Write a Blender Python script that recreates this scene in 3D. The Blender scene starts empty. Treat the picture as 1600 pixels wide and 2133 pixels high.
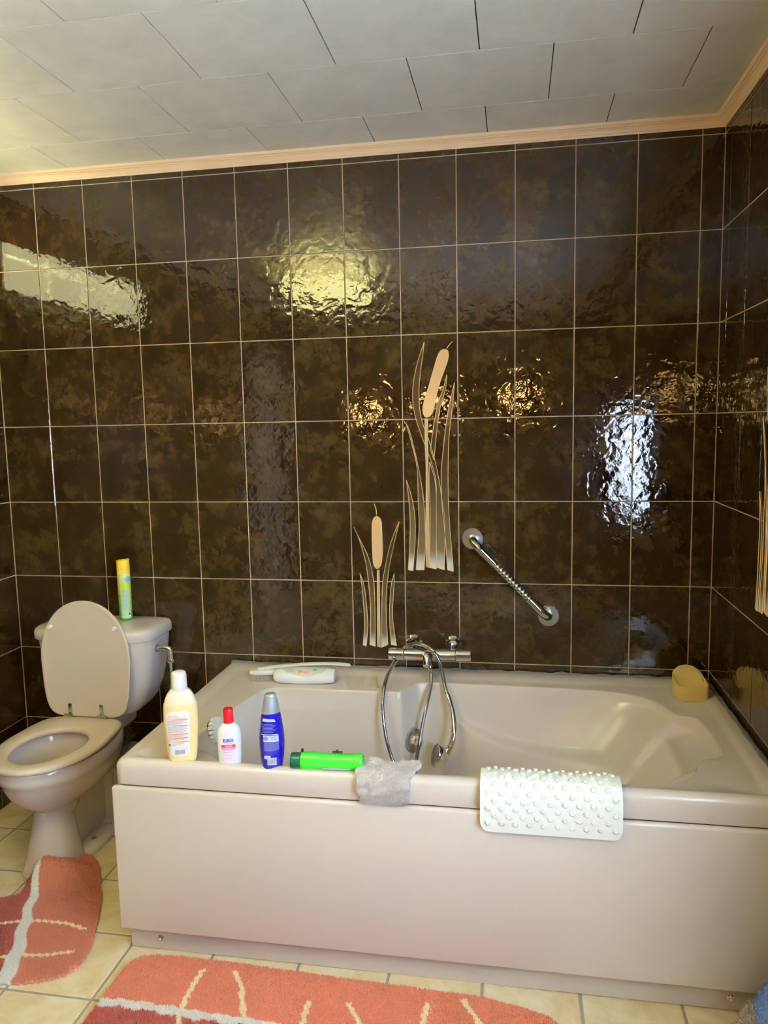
import bpy, bmesh, math, random
import numpy as np
from mathutils import Vector, Matrix
random.seed(3); rng = np.random.default_rng(5)
S = bpy.context.scene; COL = S.collection
PI = math.pi
# ---------------- camera ----------------
cam = bpy.data.objects.new('camera', bpy.data.cameras.new('camera')); COL.objects.link(cam)
cam.data.sensor_fit = 'HORIZONTAL'; cam.data.sensor_width = 36.0; cam.data.lens = 36.0*1569.93/1600.0
cam.data.clip_start = 0.02
cam.matrix_world = Matrix(((0.98510, -0.00109, 0.17197, 2.0026), (0.17088, 0.11871, -0.97811, -2.7123),
                           (-0.01935, 0.99293, 0.11712, 1.4875), (0, 0, 0, 1)))
S.camera = cam
# ---------------- world, light, exposure ----------------
W = bpy.data.worlds.new('world'); S.world = W; W.use_nodes = True
bg = W.node_tree.nodes['Background']; bg.inputs[0].default_value = (0.74, 0.93, 1.25, 1); bg.inputs[1].default_value = 138.0
al = bpy.data.lights.new('window_daylight', 'AREA'); al.shape = 'RECTANGLE'; al.size = 0.72; al.size_y = 1.35
al.cycles.is_portal = True
ao = bpy.data.objects.new('window_daylight', al); COL.objects.link(ao)
ao.location = (2.80, -2.175, 1.21); ao.rotation_euler = (0, PI/2, 0)
S.view_settings.view_transform = 'Standard'; S.view_settings.look = 'None'
S.view_settings.gamma = 1.0; S.view_settings.use_curve_mapping = False
S.view_settings.exposure = 0.18
S.cycles.max_bounces = 10; S.cycles.sample_clamp_indirect = 10.0
CEIL_LAMP = 15.0; WARM_LAMP = 52.0; WALL_LIGHT = 5.6
TALL = {"spike":[[1.6791,1.5092],[1.6726,1.5317],[1.6798,1.5651],[1.6974,1.6148],[1.7121,1.6642],[1.7267,1.7133],[1.7382,1.7376],[1.755,1.7441],[1.7678,1.7366],[1.7686,1.7119],[1.7572,1.6793],[1.737,1.6303],[1.7224,1.5752],[1.7134,1.5308],[1.7047,1.5142],[1.6904,1.5044]],"tip":[[1.7623,1.745],[1.7707,1.7567],[1.7819,1.7677]],"stemL":[[1.6818,1.4979],[1.6811,1.402],[1.6835,1.3224],[1.682,1.2079],[1.6794,1.0921],[1.68,0.9606]],"stemR":[[1.692,1.4977],[1.6908,1.4019],[1.6915,1.3224],[1.6912,1.2079],[1.6921,1.0922],[1.6904,0.9578]],"leaves":[[[[1.6825,1.7698],[1.6591,1.7045],[1.6422,1.633],[1.6388,1.5605],[1.6493,1.4985],[1.6778,1.4134],[1.7027,1.345],[1.719,1.2765],[1.7193,1.2021],[1.7181,1.0924],[1.7183,0.9582]],[[1.6825,1.7698],[1.675,1.7151],[1.6637,1.6324],[1.6616,1.56],[1.6703,1.4925],[1.6951,1.4244],[1.7158,1.3506],[1.7304,1.2765],[1.7411,1.202],[1.75,1.1214],[1.746,0.9498]]],[[[1.613,1.4851],[1.632,1.4141],[1.6508,1.3227],[1.6531,1.2022],[1.6544,1.092],[1.6413,0.9482]],[[1.613,1.4851],[1.6279,1.4481],[1.6538,1.3341],[1.6697,1.2367],[1.6747,1.1791],[1.6778,1.063],[1.6717,0.9487]]],[[[1.6109,1.2801],[1.6175,1.2195],[1.6222,1.15],[1.6192,1.0333],[1.612,0.9478]],[[1.6109,1.2801],[1.629,1.2195],[1.6396,1.1501],[1.6401,1.0627],[1.6307,0.9451]]],[[[1.7619,1.6544],[1.748,1.6023],[1.7306,1.5583],[1.7158,1.4916],[1.7004,1.3904]],[[1.7619,1.6544],[1.7564,1.6021],[1.739,1.547],[1.727,1.4802],[1.7125,1.3534]]],[[[1.7885,1.6261],[1.7787,1.5849],[1.767,1.5352],[1.7519,1.4348],[1.7394,1.322],[1.7387,1.2536],[1.7408,1.1791],[1.7511,1.0636],[1.7575,0.9499]],[[1.7885,1.6261],[1.7842,1.5737],[1.7781,1.5183],[1.7677,1.4346],[1.7633,1.3217],[1.7634,1.2077],[1.7686,1.0926],[1.7799,0.9444]]],[[[1.6969,1.3451],[1.6942,1.2652],[1.6963,1.1502],[1.6922,0.9578]],[[1.6975,1.3439],[1.7171,1.2651],[1.7187,1.1502],[1.7165,0.9523]]]]}
SMALL = {"spike":[[1.4961,0.9461],[1.4804,0.9668],[1.4798,1.0202],[1.4789,1.091],[1.4822,1.1351],[1.4979,1.1498],[1.5165,1.1352],[1.5168,1.0912],[1.5184,1.0206],[1.5132,0.9672]],"tip":[[1.49,1.1936],[1.4966,1.1703],[1.4979,1.1498]],"stemL":[[1.4961,0.9461],[1.4947,0.8535],[1.4912,0.6537]],"stemR":[[1.5038,0.9463],[1.5031,0.8536],[1.502,0.651]],"leaves":[[[[1.4108,1.1072],[1.4317,1.0553],[1.4509,0.9842],[1.4612,0.9068],[1.4677,0.7927],[1.4617,0.6588]],[[1.4108,1.1072],[1.4261,1.073],[1.4575,1.0081],[1.4768,0.9369],[1.484,0.8532],[1.4828,0.6534]]],[[[1.5822,1.1278],[1.5657,1.0915],[1.544,1.0326],[1.5279,0.9614],[1.5145,0.8838],[1.5056,0.6493]],[[1.5822,1.1278],[1.5715,1.0857],[1.5556,1.0209],[1.5394,0.9438],[1.527,0.8241],[1.5311,0.6611]]],[[[1.43,0.9332],[1.4366,0.8824],[1.4424,0.792],[1.4434,0.7314],[1.4356,0.658]],[[1.43,0.9332],[1.4456,0.8825],[1.4529,0.8044],[1.4555,0.7318],[1.4482,0.6523]]],[[[1.5599,0.9334],[1.5472,0.8844],[1.5396,0.7944],[1.5396,0.7341],[1.5443,0.6615]],[[1.5599,0.9334],[1.5579,0.8846],[1.5515,0.7947],[1.5534,0.7345],[1.564,0.6591]]]]}
RUG_A = {"stripe":[[0.459,-0.622],[0.507,-0.741],[0.569,-0.868],[0.608,-0.944],[0.628,-0.999],[0.64,-1.053]],"c1":[[0.476,-0.838],[0.553,-0.811],[0.622,-0.808],[0.678,-0.808],[0.742,-0.823]],"c2":[[0.573,-0.969],[0.621,-0.952],[0.691,-0.944],[0.763,-0.918]],"edge":[[0.415,-0.481],[0.502,-0.46],[0.594,-0.491],[0.668,-0.592],[0.752,-0.753],[0.804,-0.875],[0.821,-0.952],[0.788,-1.003],[0.734,-1.03],[0.642,-1.061]],"inner":[[0.418,-0.487],[0.412,-0.546],[0.451,-0.628],[0.437,-0.646],[0.447,-0.696],[0.394,-0.728]],"top":[[0.441,-0.638],[0.432,-0.608],[0.42,-0.56],[0.429,-0.523],[0.464,-0.499],[0.512,-0.489],[0.562,-0.489],[0.606,-0.513],[0.644,-0.56]]}
RUG_B = {"stripe":[[0.966,-1.078],[1.038,-1.075],[1.119,-1.079],[1.226,-1.085],[1.328,-1.087],[1.404,-1.091],[1.505,-1.101]],"lines":[[[1.163,-0.935],[1.159,-0.993],[1.162,-1.052],[1.17,-1.099],[1.18,-1.125]],[[1.253,-0.925],[1.289,-0.974],[1.315,-1.037],[1.346,-1.095]],[[1.48,-1.004],[1.483,-1.059],[1.491,-1.103]],[[1.585,-0.993],[1.608,-1.025],[1.631,-1.067]],[[1.782,-0.964],[1.779,-1.015],[1.782,-1.059]],[[1.873,-0.937],[1.898,-0.974],[1.918,-1.014],[1.931,-1.037]]],"edge":[[0.966,-1.157],[0.958,-1.04],[0.947,-0.952],[0.976,-0.904],[1.055,-0.889],[1.181,-0.884],[1.528,-0.899],[1.788,-0.908],[1.913,-0.911],[2.023,-0.936],[2.082,-0.954],[2.121,-0.983]]}
HOSE = [[1.7054,-0.115,0.5964],[1.7071,-0.15,0.5592],[1.6992,-0.19,0.5124],[1.6887,-0.22,0.4629],[1.6759,-0.26,0.3842],[1.6677,-0.28,0.324],[1.6644,-0.31,0.2783],[1.6564,-0.34,0.2333],[1.6429,-0.36,0.2259],[1.6289,-0.36,0.2586],[1.6126,-0.35,0.3401],[1.5938,-0.34,0.3813],[1.5751,-0.32,0.4303],[1.5629,-0.3,0.4889],[1.5564,-0.275,0.5466],[1.556,-0.22,0.5865],[1.56,-0.14,0.6063],[1.5683,-0.07,0.6194],[1.5793,-0.035,0.6378],[1.5987,-0.03,0.6589],[1.625,-0.05,0.6804],[1.6571,-0.078,0.6915],[1.6917,-0.105,0.6901],[1.7189,-0.12,0.6727],[1.7379,-0.125,0.6398],[1.7491,-0.14,0.6013],[1.7591,-0.16,0.565],[1.7686,-0.175,0.5412]]
HANDLE = [[1.7686,-0.175,0.5412],[1.7797,-0.19,0.5161],[1.7911,-0.21,0.4812],[1.796,-0.235,0.4401],[1.792,-0.25,0.4035],[1.7795,-0.26,0.3764]]
HEADC = [1.747,-0.265,0.3579]# ---------------- materials ----------------
def srgb(r, g, b):
    f = lambda c: (c/255/12.92) if c/255 <= .04045 else ((c/255+.055)/1.055)**2.4
    return (f(r), f(g), f(b), 1)
def mat(name, col, rough=.4, metal=0, spec=.5, coat=0, trans=0, sss=0, emis=None, es=0):
    m = bpy.data.materials.new(name); m.use_nodes = True
    b = m.node_tree.nodes['Principled BSDF']
    b.inputs['Base Color'].default_value = col; b.inputs['Roughness'].default_value = rough
    b.inputs['Metallic'].default_value = metal; b.inputs['Specular IOR Level'].default_value = spec
    b.inputs['Coat Weight'].default_value = coat; b.inputs['Coat Roughness'].default_value = .05
    b.inputs['Transmission Weight'].default_value = trans
    if emis: b.inputs['Emission Color'].default_value = emis; b.inputs['Emission Strength'].default_value = es
    return m
def N(m, t, **kw):
    n = m.node_tree.nodes.new(t)
    for k, v in kw.items():
        if k in n.inputs.keys(): n.inputs[k].default_value = v
        else: setattr(n, k, v)
    return n
def L(m, a, b): m.node_tree.links.new(a, b)
def bsdf(m): return m.node_tree.nodes['Principled BSDF']
def coords(m, rand=True, scale=(1, 1, 1)):
    tc = N(m, 'ShaderNodeTexCoord'); mp = N(m, 'ShaderNodeMapping'); mp.inputs['Scale'].default_value = scale
    L(m, tc.outputs['Object'], mp.inputs['Vector'])
    if not rand: return mp.outputs[0]
    oi = N(m, 'ShaderNodeObjectInfo'); mu = N(m, 'ShaderNodeVectorMath', operation='SCALE'); mu.inputs['Scale'].default_value = 37.0
    cx = N(m, 'ShaderNodeCombineXYZ')
    for i in range(3): L(m, oi.outputs['Random'], cx.inputs[i])
    L(m, cx.outputs[0], mu.inputs[0])
    ad = N(m, 'ShaderNodeVectorMath', operation='ADD'); L(m, mp.outputs[0], ad.inputs[0]); L(m, mu.outputs[0], ad.inputs[1])
    return ad.outputs[0]
def noise(m, v, scale, detail=3, rough=.5, dist=0):
    n = N(m, 'ShaderNodeTexNoise', Scale=scale, Detail=detail, Roughness=rough, Distortion=dist); L(m, v, n.inputs['Vector']); return n.outputs['Fac']
def ramp(m, fac, stops, interp='LINEAR'):
    r = N(m, 'ShaderNodeValToRGB'); r.color_ramp.interpolation = interp
    e = r.color_ramp.elements
    while len(e) < len(stops): e.new(.5)
    for k, (p, c) in enumerate(stops): e[k].position = p; e[k].color = c if len(c) == 4 else (*c, 1)
    L(m, fac, r.inputs[0]); return r.outputs[0]
def bump(m, h, dist, strength=1):
    b = N(m, 'ShaderNodeBump'); b.inputs['Distance'].default_value = dist; b.inputs['Strength'].default_value = strength
    L(m, h, b.inputs['Height']); L(m, b.outputs[0], bsdf(m).inputs['Normal']); return b
def mathn(m, op, a, b):
    n = N(m, 'ShaderNodeMath', operation=op)
    for k, x in enumerate((a, b)):
        if isinstance(x, (int, float)): n.inputs[k].default_value = x
        else: L(m, x, n.inputs[k])
    return n.outputs[0]
def mixc(m, fac, a, b, mode='MIX'):
    n = N(m, 'ShaderNodeMix', data_type='RGBA', blend_type=mode)
    for k, x in ((0, fac), (6, a), (7, b)):
        if isinstance(x, (int, float, tuple)): n.inputs[k].default_value = x
        else: L(m, x, n.inputs[k])
    return n.outputs[2]

def tile_mat():
    m = mat('brown_glaze', (0, 0, 0, 1), .06, spec=.62, coat=0)
    v = coords(m)
    wn = N(m, 'ShaderNodeTexNoise', Scale=30.0, Detail=2.0); L(m, v, wn.inputs['Vector'])
    sc = N(m, 'ShaderNodeVectorMath', operation='SCALE'); sc.inputs['Scale'].default_value = .022; L(m, wn.outputs['Color'], sc.inputs[0])
    dv = N(m, 'ShaderNodeVectorMath', operation='ADD'); L(m, v, dv.inputs[0]); L(m, sc.outputs[0], dv.inputs[1])
    vo = N(m, 'ShaderNodeTexVoronoi', feature='DISTANCE_TO_EDGE', Scale=31.0); L(m, dv.outputs[0], vo.inputs['Vector'])
    vf = N(m, 'ShaderNodeTexVoronoi', feature='F1', Scale=27.0); L(m, dv.outputs[0], vf.inputs['Vector'])
    peb = mathn(m, 'SUBTRACT', .62, mathn(m, 'MULTIPLY', vf.outputs['Distance'], .75))
    big = noise(m, v, 9, 3, .5, .3); med = noise(m, v, 27, 4, .55, .5)
    t = mathn(m, 'ADD', mathn(m, 'MULTIPLY', big, .55), mathn(m, 'MULTIPLY', med, .45))
    col = ramp(m, t, [(.34, srgb(28, 13, 4)), (.44, srgb(42, 25, 9)), (.53, srgb(54, 35, 13)), (.68, srgb(70, 51, 24))])
    veins = ramp(m, vo.outputs[0], [(0, (.60,)*3), (.05, (.88,)*3), (.16, (1,)*3)])
    vm = ramp(m, noise(m, v, 9, 3), [(.40, (0, 0, 0)), (.60, (1, 1, 1))])
    c = mixc(m, vm, col, mixc(m, 1.0, col, veins, 'MULTIPLY'))
    fl = noise(m, v, 95, 2, .5, 1.5); fleck = ramp(m, fl, [(.66, (1, 1, 1)), (.74, (1.7, 1.6, 1.45))])
    c = mixc(m, 1.0, c, fleck, 'MULTIPLY')
    L(m, c, bsdf(m).inputs['Base Color'])
    b1 = noise(m, v, 24, 1.5, .4, .6); b2 = noise(m, v, 70, 1.5, .5, .6)
    h = mathn(m, 'ADD', mathn(m, 'MULTIPLY', b1, 1.0), mathn(m, 'MULTIPLY', b2, .22))
    bump(m, h, .0013, 1); return m
M = {}
M['tile'] = tile_mat()
M['grout'] = mat('grout', srgb(176, 156, 128), .8)
def mottled(name, stops, scale, rough, bd=0, coat=0, rand=True, detail=5):
    m = mat(name, (1, 1, 1, 1), rough, coat=coat); v = coords(m, rand)
    n = noise(m, v, scale, detail, .6, .5); L(m, ramp(m, n, stops), bsdf(m).inputs['Base Color'])
    if bd: bump(m, noise(m, v, scale*9, 3), bd)
    return m
M['floor'] = mottled('cream_floor_glaze', [(.3, srgb(198, 174, 124)), (.5, srgb(214, 194, 150)), (.72, srgb(226, 213, 178))], 9, .22, .0004)
M['fgrout'] = mat('grey_floor_grout', srgb(146, 134, 116), .85)
M['ceil'] = mottled('ceiling_laminate', [(.3, srgb(230, 225, 210)), (.5, srgb(238, 233, 220)), (.7, srgb(245, 241, 230))], 7, .35)
M['joint'] = mat('ceiling_joint', srgb(50, 42, 34), .8)
M['peach'] = mat('peach_cornice_paint', srgb(238, 202, 162), .32)
M['tub'] = mat('bahama_beige_acrylic', srgb(214, 200, 184), .21, coat=.12)
M['wc'] = mat('bahama_beige_ceramic', srgb(214, 202, 190), .07, coat=.3)
M['seat'] = mat('beige_seat_plastic', srgb(210, 192, 164), .18, coat=.1)
M['chrome'] = mat('chrome', (.78, .78, .78, 1), .06, 1)
M['steel'] = mat('brushed_steel', (.62, .61, .57, 1), .27, 1)
M['dullsteel'] = mat('worn_zinc', (.35, .33, .3, 1), .38, 1)
M['dark'] = mat('dark_gap', (.012, .01, .008, 1), .7)
M['white'] = mat('white_plastic', srgb(240, 240, 236), .3)
M['rubber'] = mat('white_rubber', srgb(246, 250, 242), .5)
M['sil'] = mat('grey_sealant', srgb(106, 106, 96), .6)
M['greyp'] = mat('grey_plastic', srgb(126, 128, 128), .4)
M['brass'] = mat('limescaled_brass', srgb(176, 146, 96), .45, .4)
M['red'] = mat('red_cap', srgb(184, 20, 26), .25)
M['blue'] = mat('blue_bottle', srgb(14, 10, 128), .22, coat=.5)
M['silver'] = mat('silver_cap', srgb(186, 192, 190), .3, .5)
M['green'] = mat('green_bottle', srgb(52, 182, 40), .25, coat=.3)
M['dgreen'] = mat('dark_green_cap', srgb(6, 74, 48), .3)
M['yellow'] = mat('yellow_cap', srgb(244, 206, 50), .35)
M['soapbox'] = mat('mustard_plastic', srgb(214, 182, 98), .35)
M['bristle'] = mat('bristle', srgb(196, 182, 150), .6)
M['paper'] = mat('label_white', srgb(244, 244, 246), .4)
M['orange'] = mat('print_orange', srgb(240, 120, 40), .5)
M['orangel'] = mat('print_pale_orange', srgb(250, 176, 130), .5)
M['ink'] = mat('print_black', srgb(34, 34, 36), .5)
M['inkg'] = mat('print_grey', srgb(176, 178, 184), .5)
M['indigo'] = mat('print_indigo', srgb(44, 44, 160), .5)
M['printred'] = mat('print_red', srgb(196, 30, 40), .5)
M['pink'] = mat('print_pink', srgb(250, 150, 180), .5)
M['palepink'] = mat('print_pale_pink', srgb(248, 226, 240), .5)
M['lilac'] = mat('print_lilac', srgb(128, 124, 176), .5)
M['wh_lav'] = mat('print_pale', srgb(206, 212, 222), .5)
M['doorw'] = mat('white_door_paint', srgb(214, 206, 190), .4)
M['hosecore'] = mat('hose_core', (.05, .05, .05, 1), .35, .8)
def attr_mat(name, rough=.9, sheen=.3):
    m = mat(name, (1, 1, 1, 1), rough); a = N(m, 'ShaderNodeAttribute', attribute_name='Col')
    L(m, a.outputs['Color'], bsdf(m).inputs['Base Color']); bsdf(m).inputs['Sheen Weight'].default_value = sheen; return m
M['fibre'] = attr_mat('dyed_fibre'); M['glazecol'] = attr_mat('relief_glaze', .15, 0)
def amber():
    m = mat('amber_bubble_bath', (1, 1, 1, 1), .22)
    tc = N(m, 'ShaderNodeTexCoord'); sp = N(m, 'ShaderNodeSeparateXYZ'); L(m, tc.outputs['Object'], sp.inputs[0])
    L(m, ramp(m, mathn(m, 'MULTIPLY', sp.outputs[2], 4.0), [(0, srgb(240, 208, 152)), (.66, srgb(246, 216, 164)), (.68, srgb(240, 232, 206)), (1, srgb(246, 244, 232))]), bsdf(m).inputs['Base Color'])
    bsdf(m).inputs['Subsurface Weight'].default_value = .25; bsdf(m).inputs['Subsurface Scale'].default_value = .02
    return m
M['amber'] = amber()
def can_mat():
    m = mat('printed_can', (1, 1, 1, 1), .3)
    tc = N(m, 'ShaderNodeTexCoord'); sp = N(m, 'ShaderNodeSeparateXYZ'); L(m, tc.outputs['Object'], sp.inputs[0])
    a = ramp(m, mathn(m, 'MULTIPLY', sp.outputs[2], 4.0), [(0, srgb(70, 130, 50)), (.28, srgb(150, 190, 70)), (.5, srgb(206, 200, 90)), (.72, srgb(226, 228, 150))])
    L(m, a, bsdf(m).inputs['Base Color']); return m
M['can'] = can_mat()

# ---------------- mesh helpers ----------------
def link(name, me, m=None, parent=None, smooth=True):
    if m is not None and len(me.materials) == 0: me.materials.append(m)
    o = bpy.data.objects.new(name, me); COL.objects.link(o)
    if parent: o.parent = parent
    if smooth: me.shade_smooth()
    return o
def pyd(name, V, F, m, parent=None, smooth=True, autos=None):
    me = bpy.data.meshes.new(name); me.from_pydata([tuple(v) for v in V], [], F); me.update()
    o = link(name, me, m, parent, smooth)
    if autos is not None: me.set_sharp_from_angle(angle=math.radians(autos))
    return o
def bmo(name, bm, m, parent=None, smooth=True, autos=40):
    bmesh.ops.recalc_face_normals(bm, faces=bm.faces)
    me = bpy.data.meshes.new(name); bm.to_mesh(me); bm.free()
    o = link(name, me, m, parent, smooth)
    if smooth and autos: me.set_sharp_from_angle(angle=math.radians(autos))
    return o
def rbox_bm(x0, x1, y0, y1, z0, z1, r=.003, seg=2, bm=None):
    b = bmesh.new(); bmesh.ops.create_cube(b, size=1)
    for v in b.verts: v.co = Vector(((x0+x1)/2+v.co.x*(x1-x0), (y0+y1)/2+v.co.y*(y1-y0), (z0+z1)/2+v.co.z*(z1-z0)))
    if r > 0: bmesh.ops.bevel(b, geom=b.edges[:], offset=r, segments=seg, profile=.5, affect='EDGES')
    if bm is None: return b
    me = bpy.data.meshes.new('tmp'); b.to_mesh(me); b.free(); bm.from_mesh(me); bpy.data.meshes.remove(me); return bm
def rbox(name, x0, x1, y0, y1, z0, z1, m, parent=None, r=.003, seg=2):
    return bmo(name, rbox_bm(x0, x1, y0, y1, z0, z1, r, seg), m, parent)
def loft(name, rings, m, parent=None, cap0=True, cap1=True, autos=50, closed=True):
    n = len(rings[0]); V = [p for r in rings for p in r]; F = []
    for k in range(len(rings)-1):
        for i in range(n if closed else n-1):
            j = (i+1) % n; F.append((k*n+i, k*n+j, (k+1)*n+j, (k+1)*n+i))
    if cap0: F.append(tuple(range(n-1, -1, -1)))
    if cap1: F.append(tuple((len(rings)-1)*n+i for i in range(n)))
    return pyd(name, V, F, m, parent, True, autos)
def sell(cx, cy, z, a, b, n=2., k=48, b2=None, nb=None):
    """superellipse ring; b2/nb: half depth and exponent on the +y side"""
    R = []
    for i in range(k):
        t = 2*PI*i/k; c, s = math.cos(t), math.sin(t)
        bb, nn = (b2 if b2 is not None and s > 0 else b), (nb if nb is not None and s > 0 else n)
        R.append((cx+a*math.copysign(abs(c)**(2/nn), c), cy+bb*math.copysign(abs(s)**(2/nn), s), z))
    return R
def frame_path(pts):
    P = [Vector(p) for p in pts]; T = []
    for i in range(len(P)):
        T.append((P[min(i+1, len(P)-1)]-P[max(i-1, 0)]).normalized())
    up = Vector((0, 0, 1)) if abs(T[0].z) < .9 else Vector((1, 0, 0)); U = []
    u = (up-T[0]*up.dot(T[0])).normalized()
    for t in T:
        u = (u-t*u.dot(t)).normalized(); U.append(u.copy())
    return P, T, U
def tube(name, pts, rad, m, parent=None, k=16, caps=True):
    P, T, U = frame_path(pts); rr = rad if hasattr(rad, '__len__') else [rad]*len(P); R = []
    for p, t, u, r in zip(P, T, U, rr):
        w = t.cross(u); R.append([tuple(p+(u*math.cos(2*PI*i/k)+w*math.sin(2*PI*i/k))*r) for i in range(k)])
    return loft(name, R, m, parent, caps, caps)
def lathe(name, base, axis, prof, m, parent=None, k=32):
    a = Vector(axis).normalized(); b = Vector(base)
    return tube2(name, [b+a*h for h, r in prof], a, [r for h, r in prof], m, parent, k)
def tube2(name, P, a, rr, m, parent, k):
    u = a.orthogonal().normalized(); w = a.cross(u)
    R = [[tuple(Vector(p)+(u*math.cos(2*PI*i/k)+w*math.sin(2*PI*i/k))*max(r, 1e-5)) for i in range(k)] for p, r in zip(P, rr)]
    return loft(name, R, m, parent, True, True, 35)
def spline(pts, n=8):
    P = [np.array(p, float) for p in pts]; out = []
    for i in range(len(P)-1):
        p0, p1, p2, p3 = P[max(i-1, 0)], P[i], P[i+1], P[min(i+2, len(P)-1)]
        for k in range(n):
            t = k/n
            out.append(.5*((2*p1)+(-p0+p2)*t+(2*p0-5*p1+4*p2-p3)*t*t+(-p0+3*p1-3*p2+p3)*t**3))
    out.append(P[-1]); return [tuple(float(x) for x in q) for q in out]
def chaikin(pts, it=2):
    P = [np.array(p, float) for p in pts]
    for _ in range(it):
        Q = []
        for i in range(len(P)):
            a, b = P[i], P[(i+1) % len(P)]; Q += [a*.75+b*.25, a*.25+b*.75]
        P = Q
    return P
def empty(name, loc=(0, 0, 0), rz=0):
    o = bpy.data.objects.new(name, None); COL.objects.link(o); o.location = loc; o.rotation_euler = (0, 0, rz); o.empty_display_size = .05; return o
def tag(o, label, cat, group=None, kind=None):
    o['label'] = label; o['category'] = cat
    if group: o['group'] = group
    if kind: o['kind'] = kind
    return o
def struct(o): o['kind'] = 'structure'; return o
def ss(a, b, x):
    t = min(1, max(0, (x-a)/(b-a))); return t*t*(3-2*t)

# ---------------- room shell ----------------
RW, RD, CZ = 2.67, -4.10, 2.448
PX, PZ, TOP = .2, .29862, 2.395
G = .0016                      # half grout width
_tiles = {}
def tile_mesh(w, h):
    key = (round(w, 4), round(h, 4))
    if key not in _tiles:
        b = rbox_bm(-w/2+G, w/2-G, 0, .008, -h/2+G, h/2-G, min(.0012, w*.2), 1)
        bmesh.ops.recalc_face_normals(b, faces=b.faces)
        me = bpy.data.meshes.new('tile'); b.to_mesh(me); b.free(); me.materials.append(M['tile']); me.shade_flat(); _tiles[key] = me
    return _tiles[key]
def tile_wall(wall, length, start, place, rot, holes=()):
    """start: first vertical joint; place(u, z) gives the tile centre on the wall plane"""
    us = [0.0] if start > .004 else []
    u = start
    while u < length-.002: us.append(u); u += PX
    us.append(length)
    zs = [CZ]+[TOP-j*PZ for j in range(8)]+[0.0]
    for a, b in zip(us[:-1], us[1:]):
        if b-a < .01: continue
        for zt, zb in zip(zs[:-1], zs[1:]):
            if zt-zb < .01: continue
            cu, cz = (a+b)/2, (zt+zb)/2
            pieces = [(a, b, zb, zt)]
            for (h0, h1, z0, z1) in holes:
                np_ = []
                for (p0, p1, q0, q1) in pieces:
                    if p1 <= h0 or p0 >= h1 or q1 <= z0 or q0 >= z1: np_.append((p0, p1, q0, q1)); continue
                    if p0 < h0: np_.append((p0, h0, q0, q1)); p0 = h0
                    if p1 > h1: np_.append((h1, p1, q0, q1)); p1 = h1
                    if q0 < z0: np_.append((p0, p1, q0, z0))
                    if q1 > z1: np_.append((p0, p1, z1, q1))
                pieces = np_
            for (p0, p1, q0, q1) in pieces:
                if p1-p0 < .012 or q1-q0 < .012: continue
                o = bpy.data.objects.new('tile', tile_mesh(p1-p0, q1-q0)); COL.objects.link(o)
                o.location = place((p0+p1)/2, (q0+q1)/2); o.rotation_euler = (0, 0, rot); o.parent = wall
TH = .12; GR = .0015
def wallbox(name, x0, x1, y0, y1, z0=0, z1=CZ):
    return struct(rbox(name, x0, x1, y0, y1, z0, z1, M['grout'], r=0))
wb = wallbox('wall_back', -TH, RW+TH, GR, TH)
tile_wall(wb, RW, .2, lambda u, z: (u, 0, z), 0)
# left wall with a door opening
D0, D1, DH = 2.85, 3.68, 2.05
wl = empty('wall_left'); struct(wl)
for k, (a, b, z0, z1) in enumerate(((0, D0, 0, CZ), (D1, 4.1, 0, CZ), (D0, D1, DH, CZ))):
    rbox('masonry', -TH, -GR, -b, -a, z0, z1, M['grout'], wl, r=0)
tile_wall(wl, 4.1, .184, lambda u, z: (0, -u, z), PI/2, [(D0, D1, 0, DH)])
# right wall with the window opening
W0, W1, WZ0, WZ1 = 1.50, 2.85, .86, 1.58
wr = empty('wall_right'); struct(wr)
for (a, b, z0, z1) in ((0, W0, 0, CZ), (W1, 4.1, 0, CZ), (W0, W1, 0, WZ0), (W0, W1, WZ1, CZ)):
    rbox('masonry', RW+GR, RW+TH, -b, -a, z0, z1, M['grout'], wr, r=0)
tile_wall(wr, 4.1, .077, lambda u, z: (RW, -u, z), -PI/2, [(W0, W1, WZ0, WZ1)])
wf = wallbox('wall_front', -TH, RW+TH, RD-TH, RD-GR)
tile_wall(wf, RW, .17, lambda u, z: (u, RD, z), PI)
# window: frame, sill and glass
wn = struct(rbox('window_1', RW+.02, RW+.075, -W1, -W0, WZ0, WZ0+.05, M['white'], r=.003))
for (a, b, z0, z1) in ((W0, W1, WZ1-.05, WZ1), (W0, W0+.05, WZ0+.05, WZ1-.05), (W1-.05, W1, WZ0+.05, WZ1-.05), ((W0+W1)/2-.02, (W0+W1)/2+.02, WZ0+.05, WZ1-.05)):
    rbox('window_frame', RW+.02, RW+.075, -b, -a, z0, z1, M['white'], wn)
gl = mat('window_glass', (.9, .95, 1, 1), .0, trans=1); bsdf(gl).inputs['IOR'].default_value = 1.0
rbox('window_glass', RW+.044, RW+.05, -W1+.05, -W0-.05, WZ0+.05, WZ1-.05, gl, wn, r=0)
# door
dr = struct(rbox('door_1', -.075, -.035, -D1+.04, -D0-.04, .005, DH-.04, M['doorw'], r=.003))
for (a, b, z0, z1) in ((D0, D0+.04, 0, DH), (D1-.04, D1, 0, DH), (D0+.04, D1-.04, DH-.04, DH)):
    rbox('door_frame', -.11, .012, -b, -a, z0, z1, M['doorw'], dr)
lathe('door_handle', (-.035, -D0-.1, 1.03), (1, 0, 0), [(0, .02), (.008, .02), (.01, .009), (.05, .009)], M['chrome'], dr)
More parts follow.
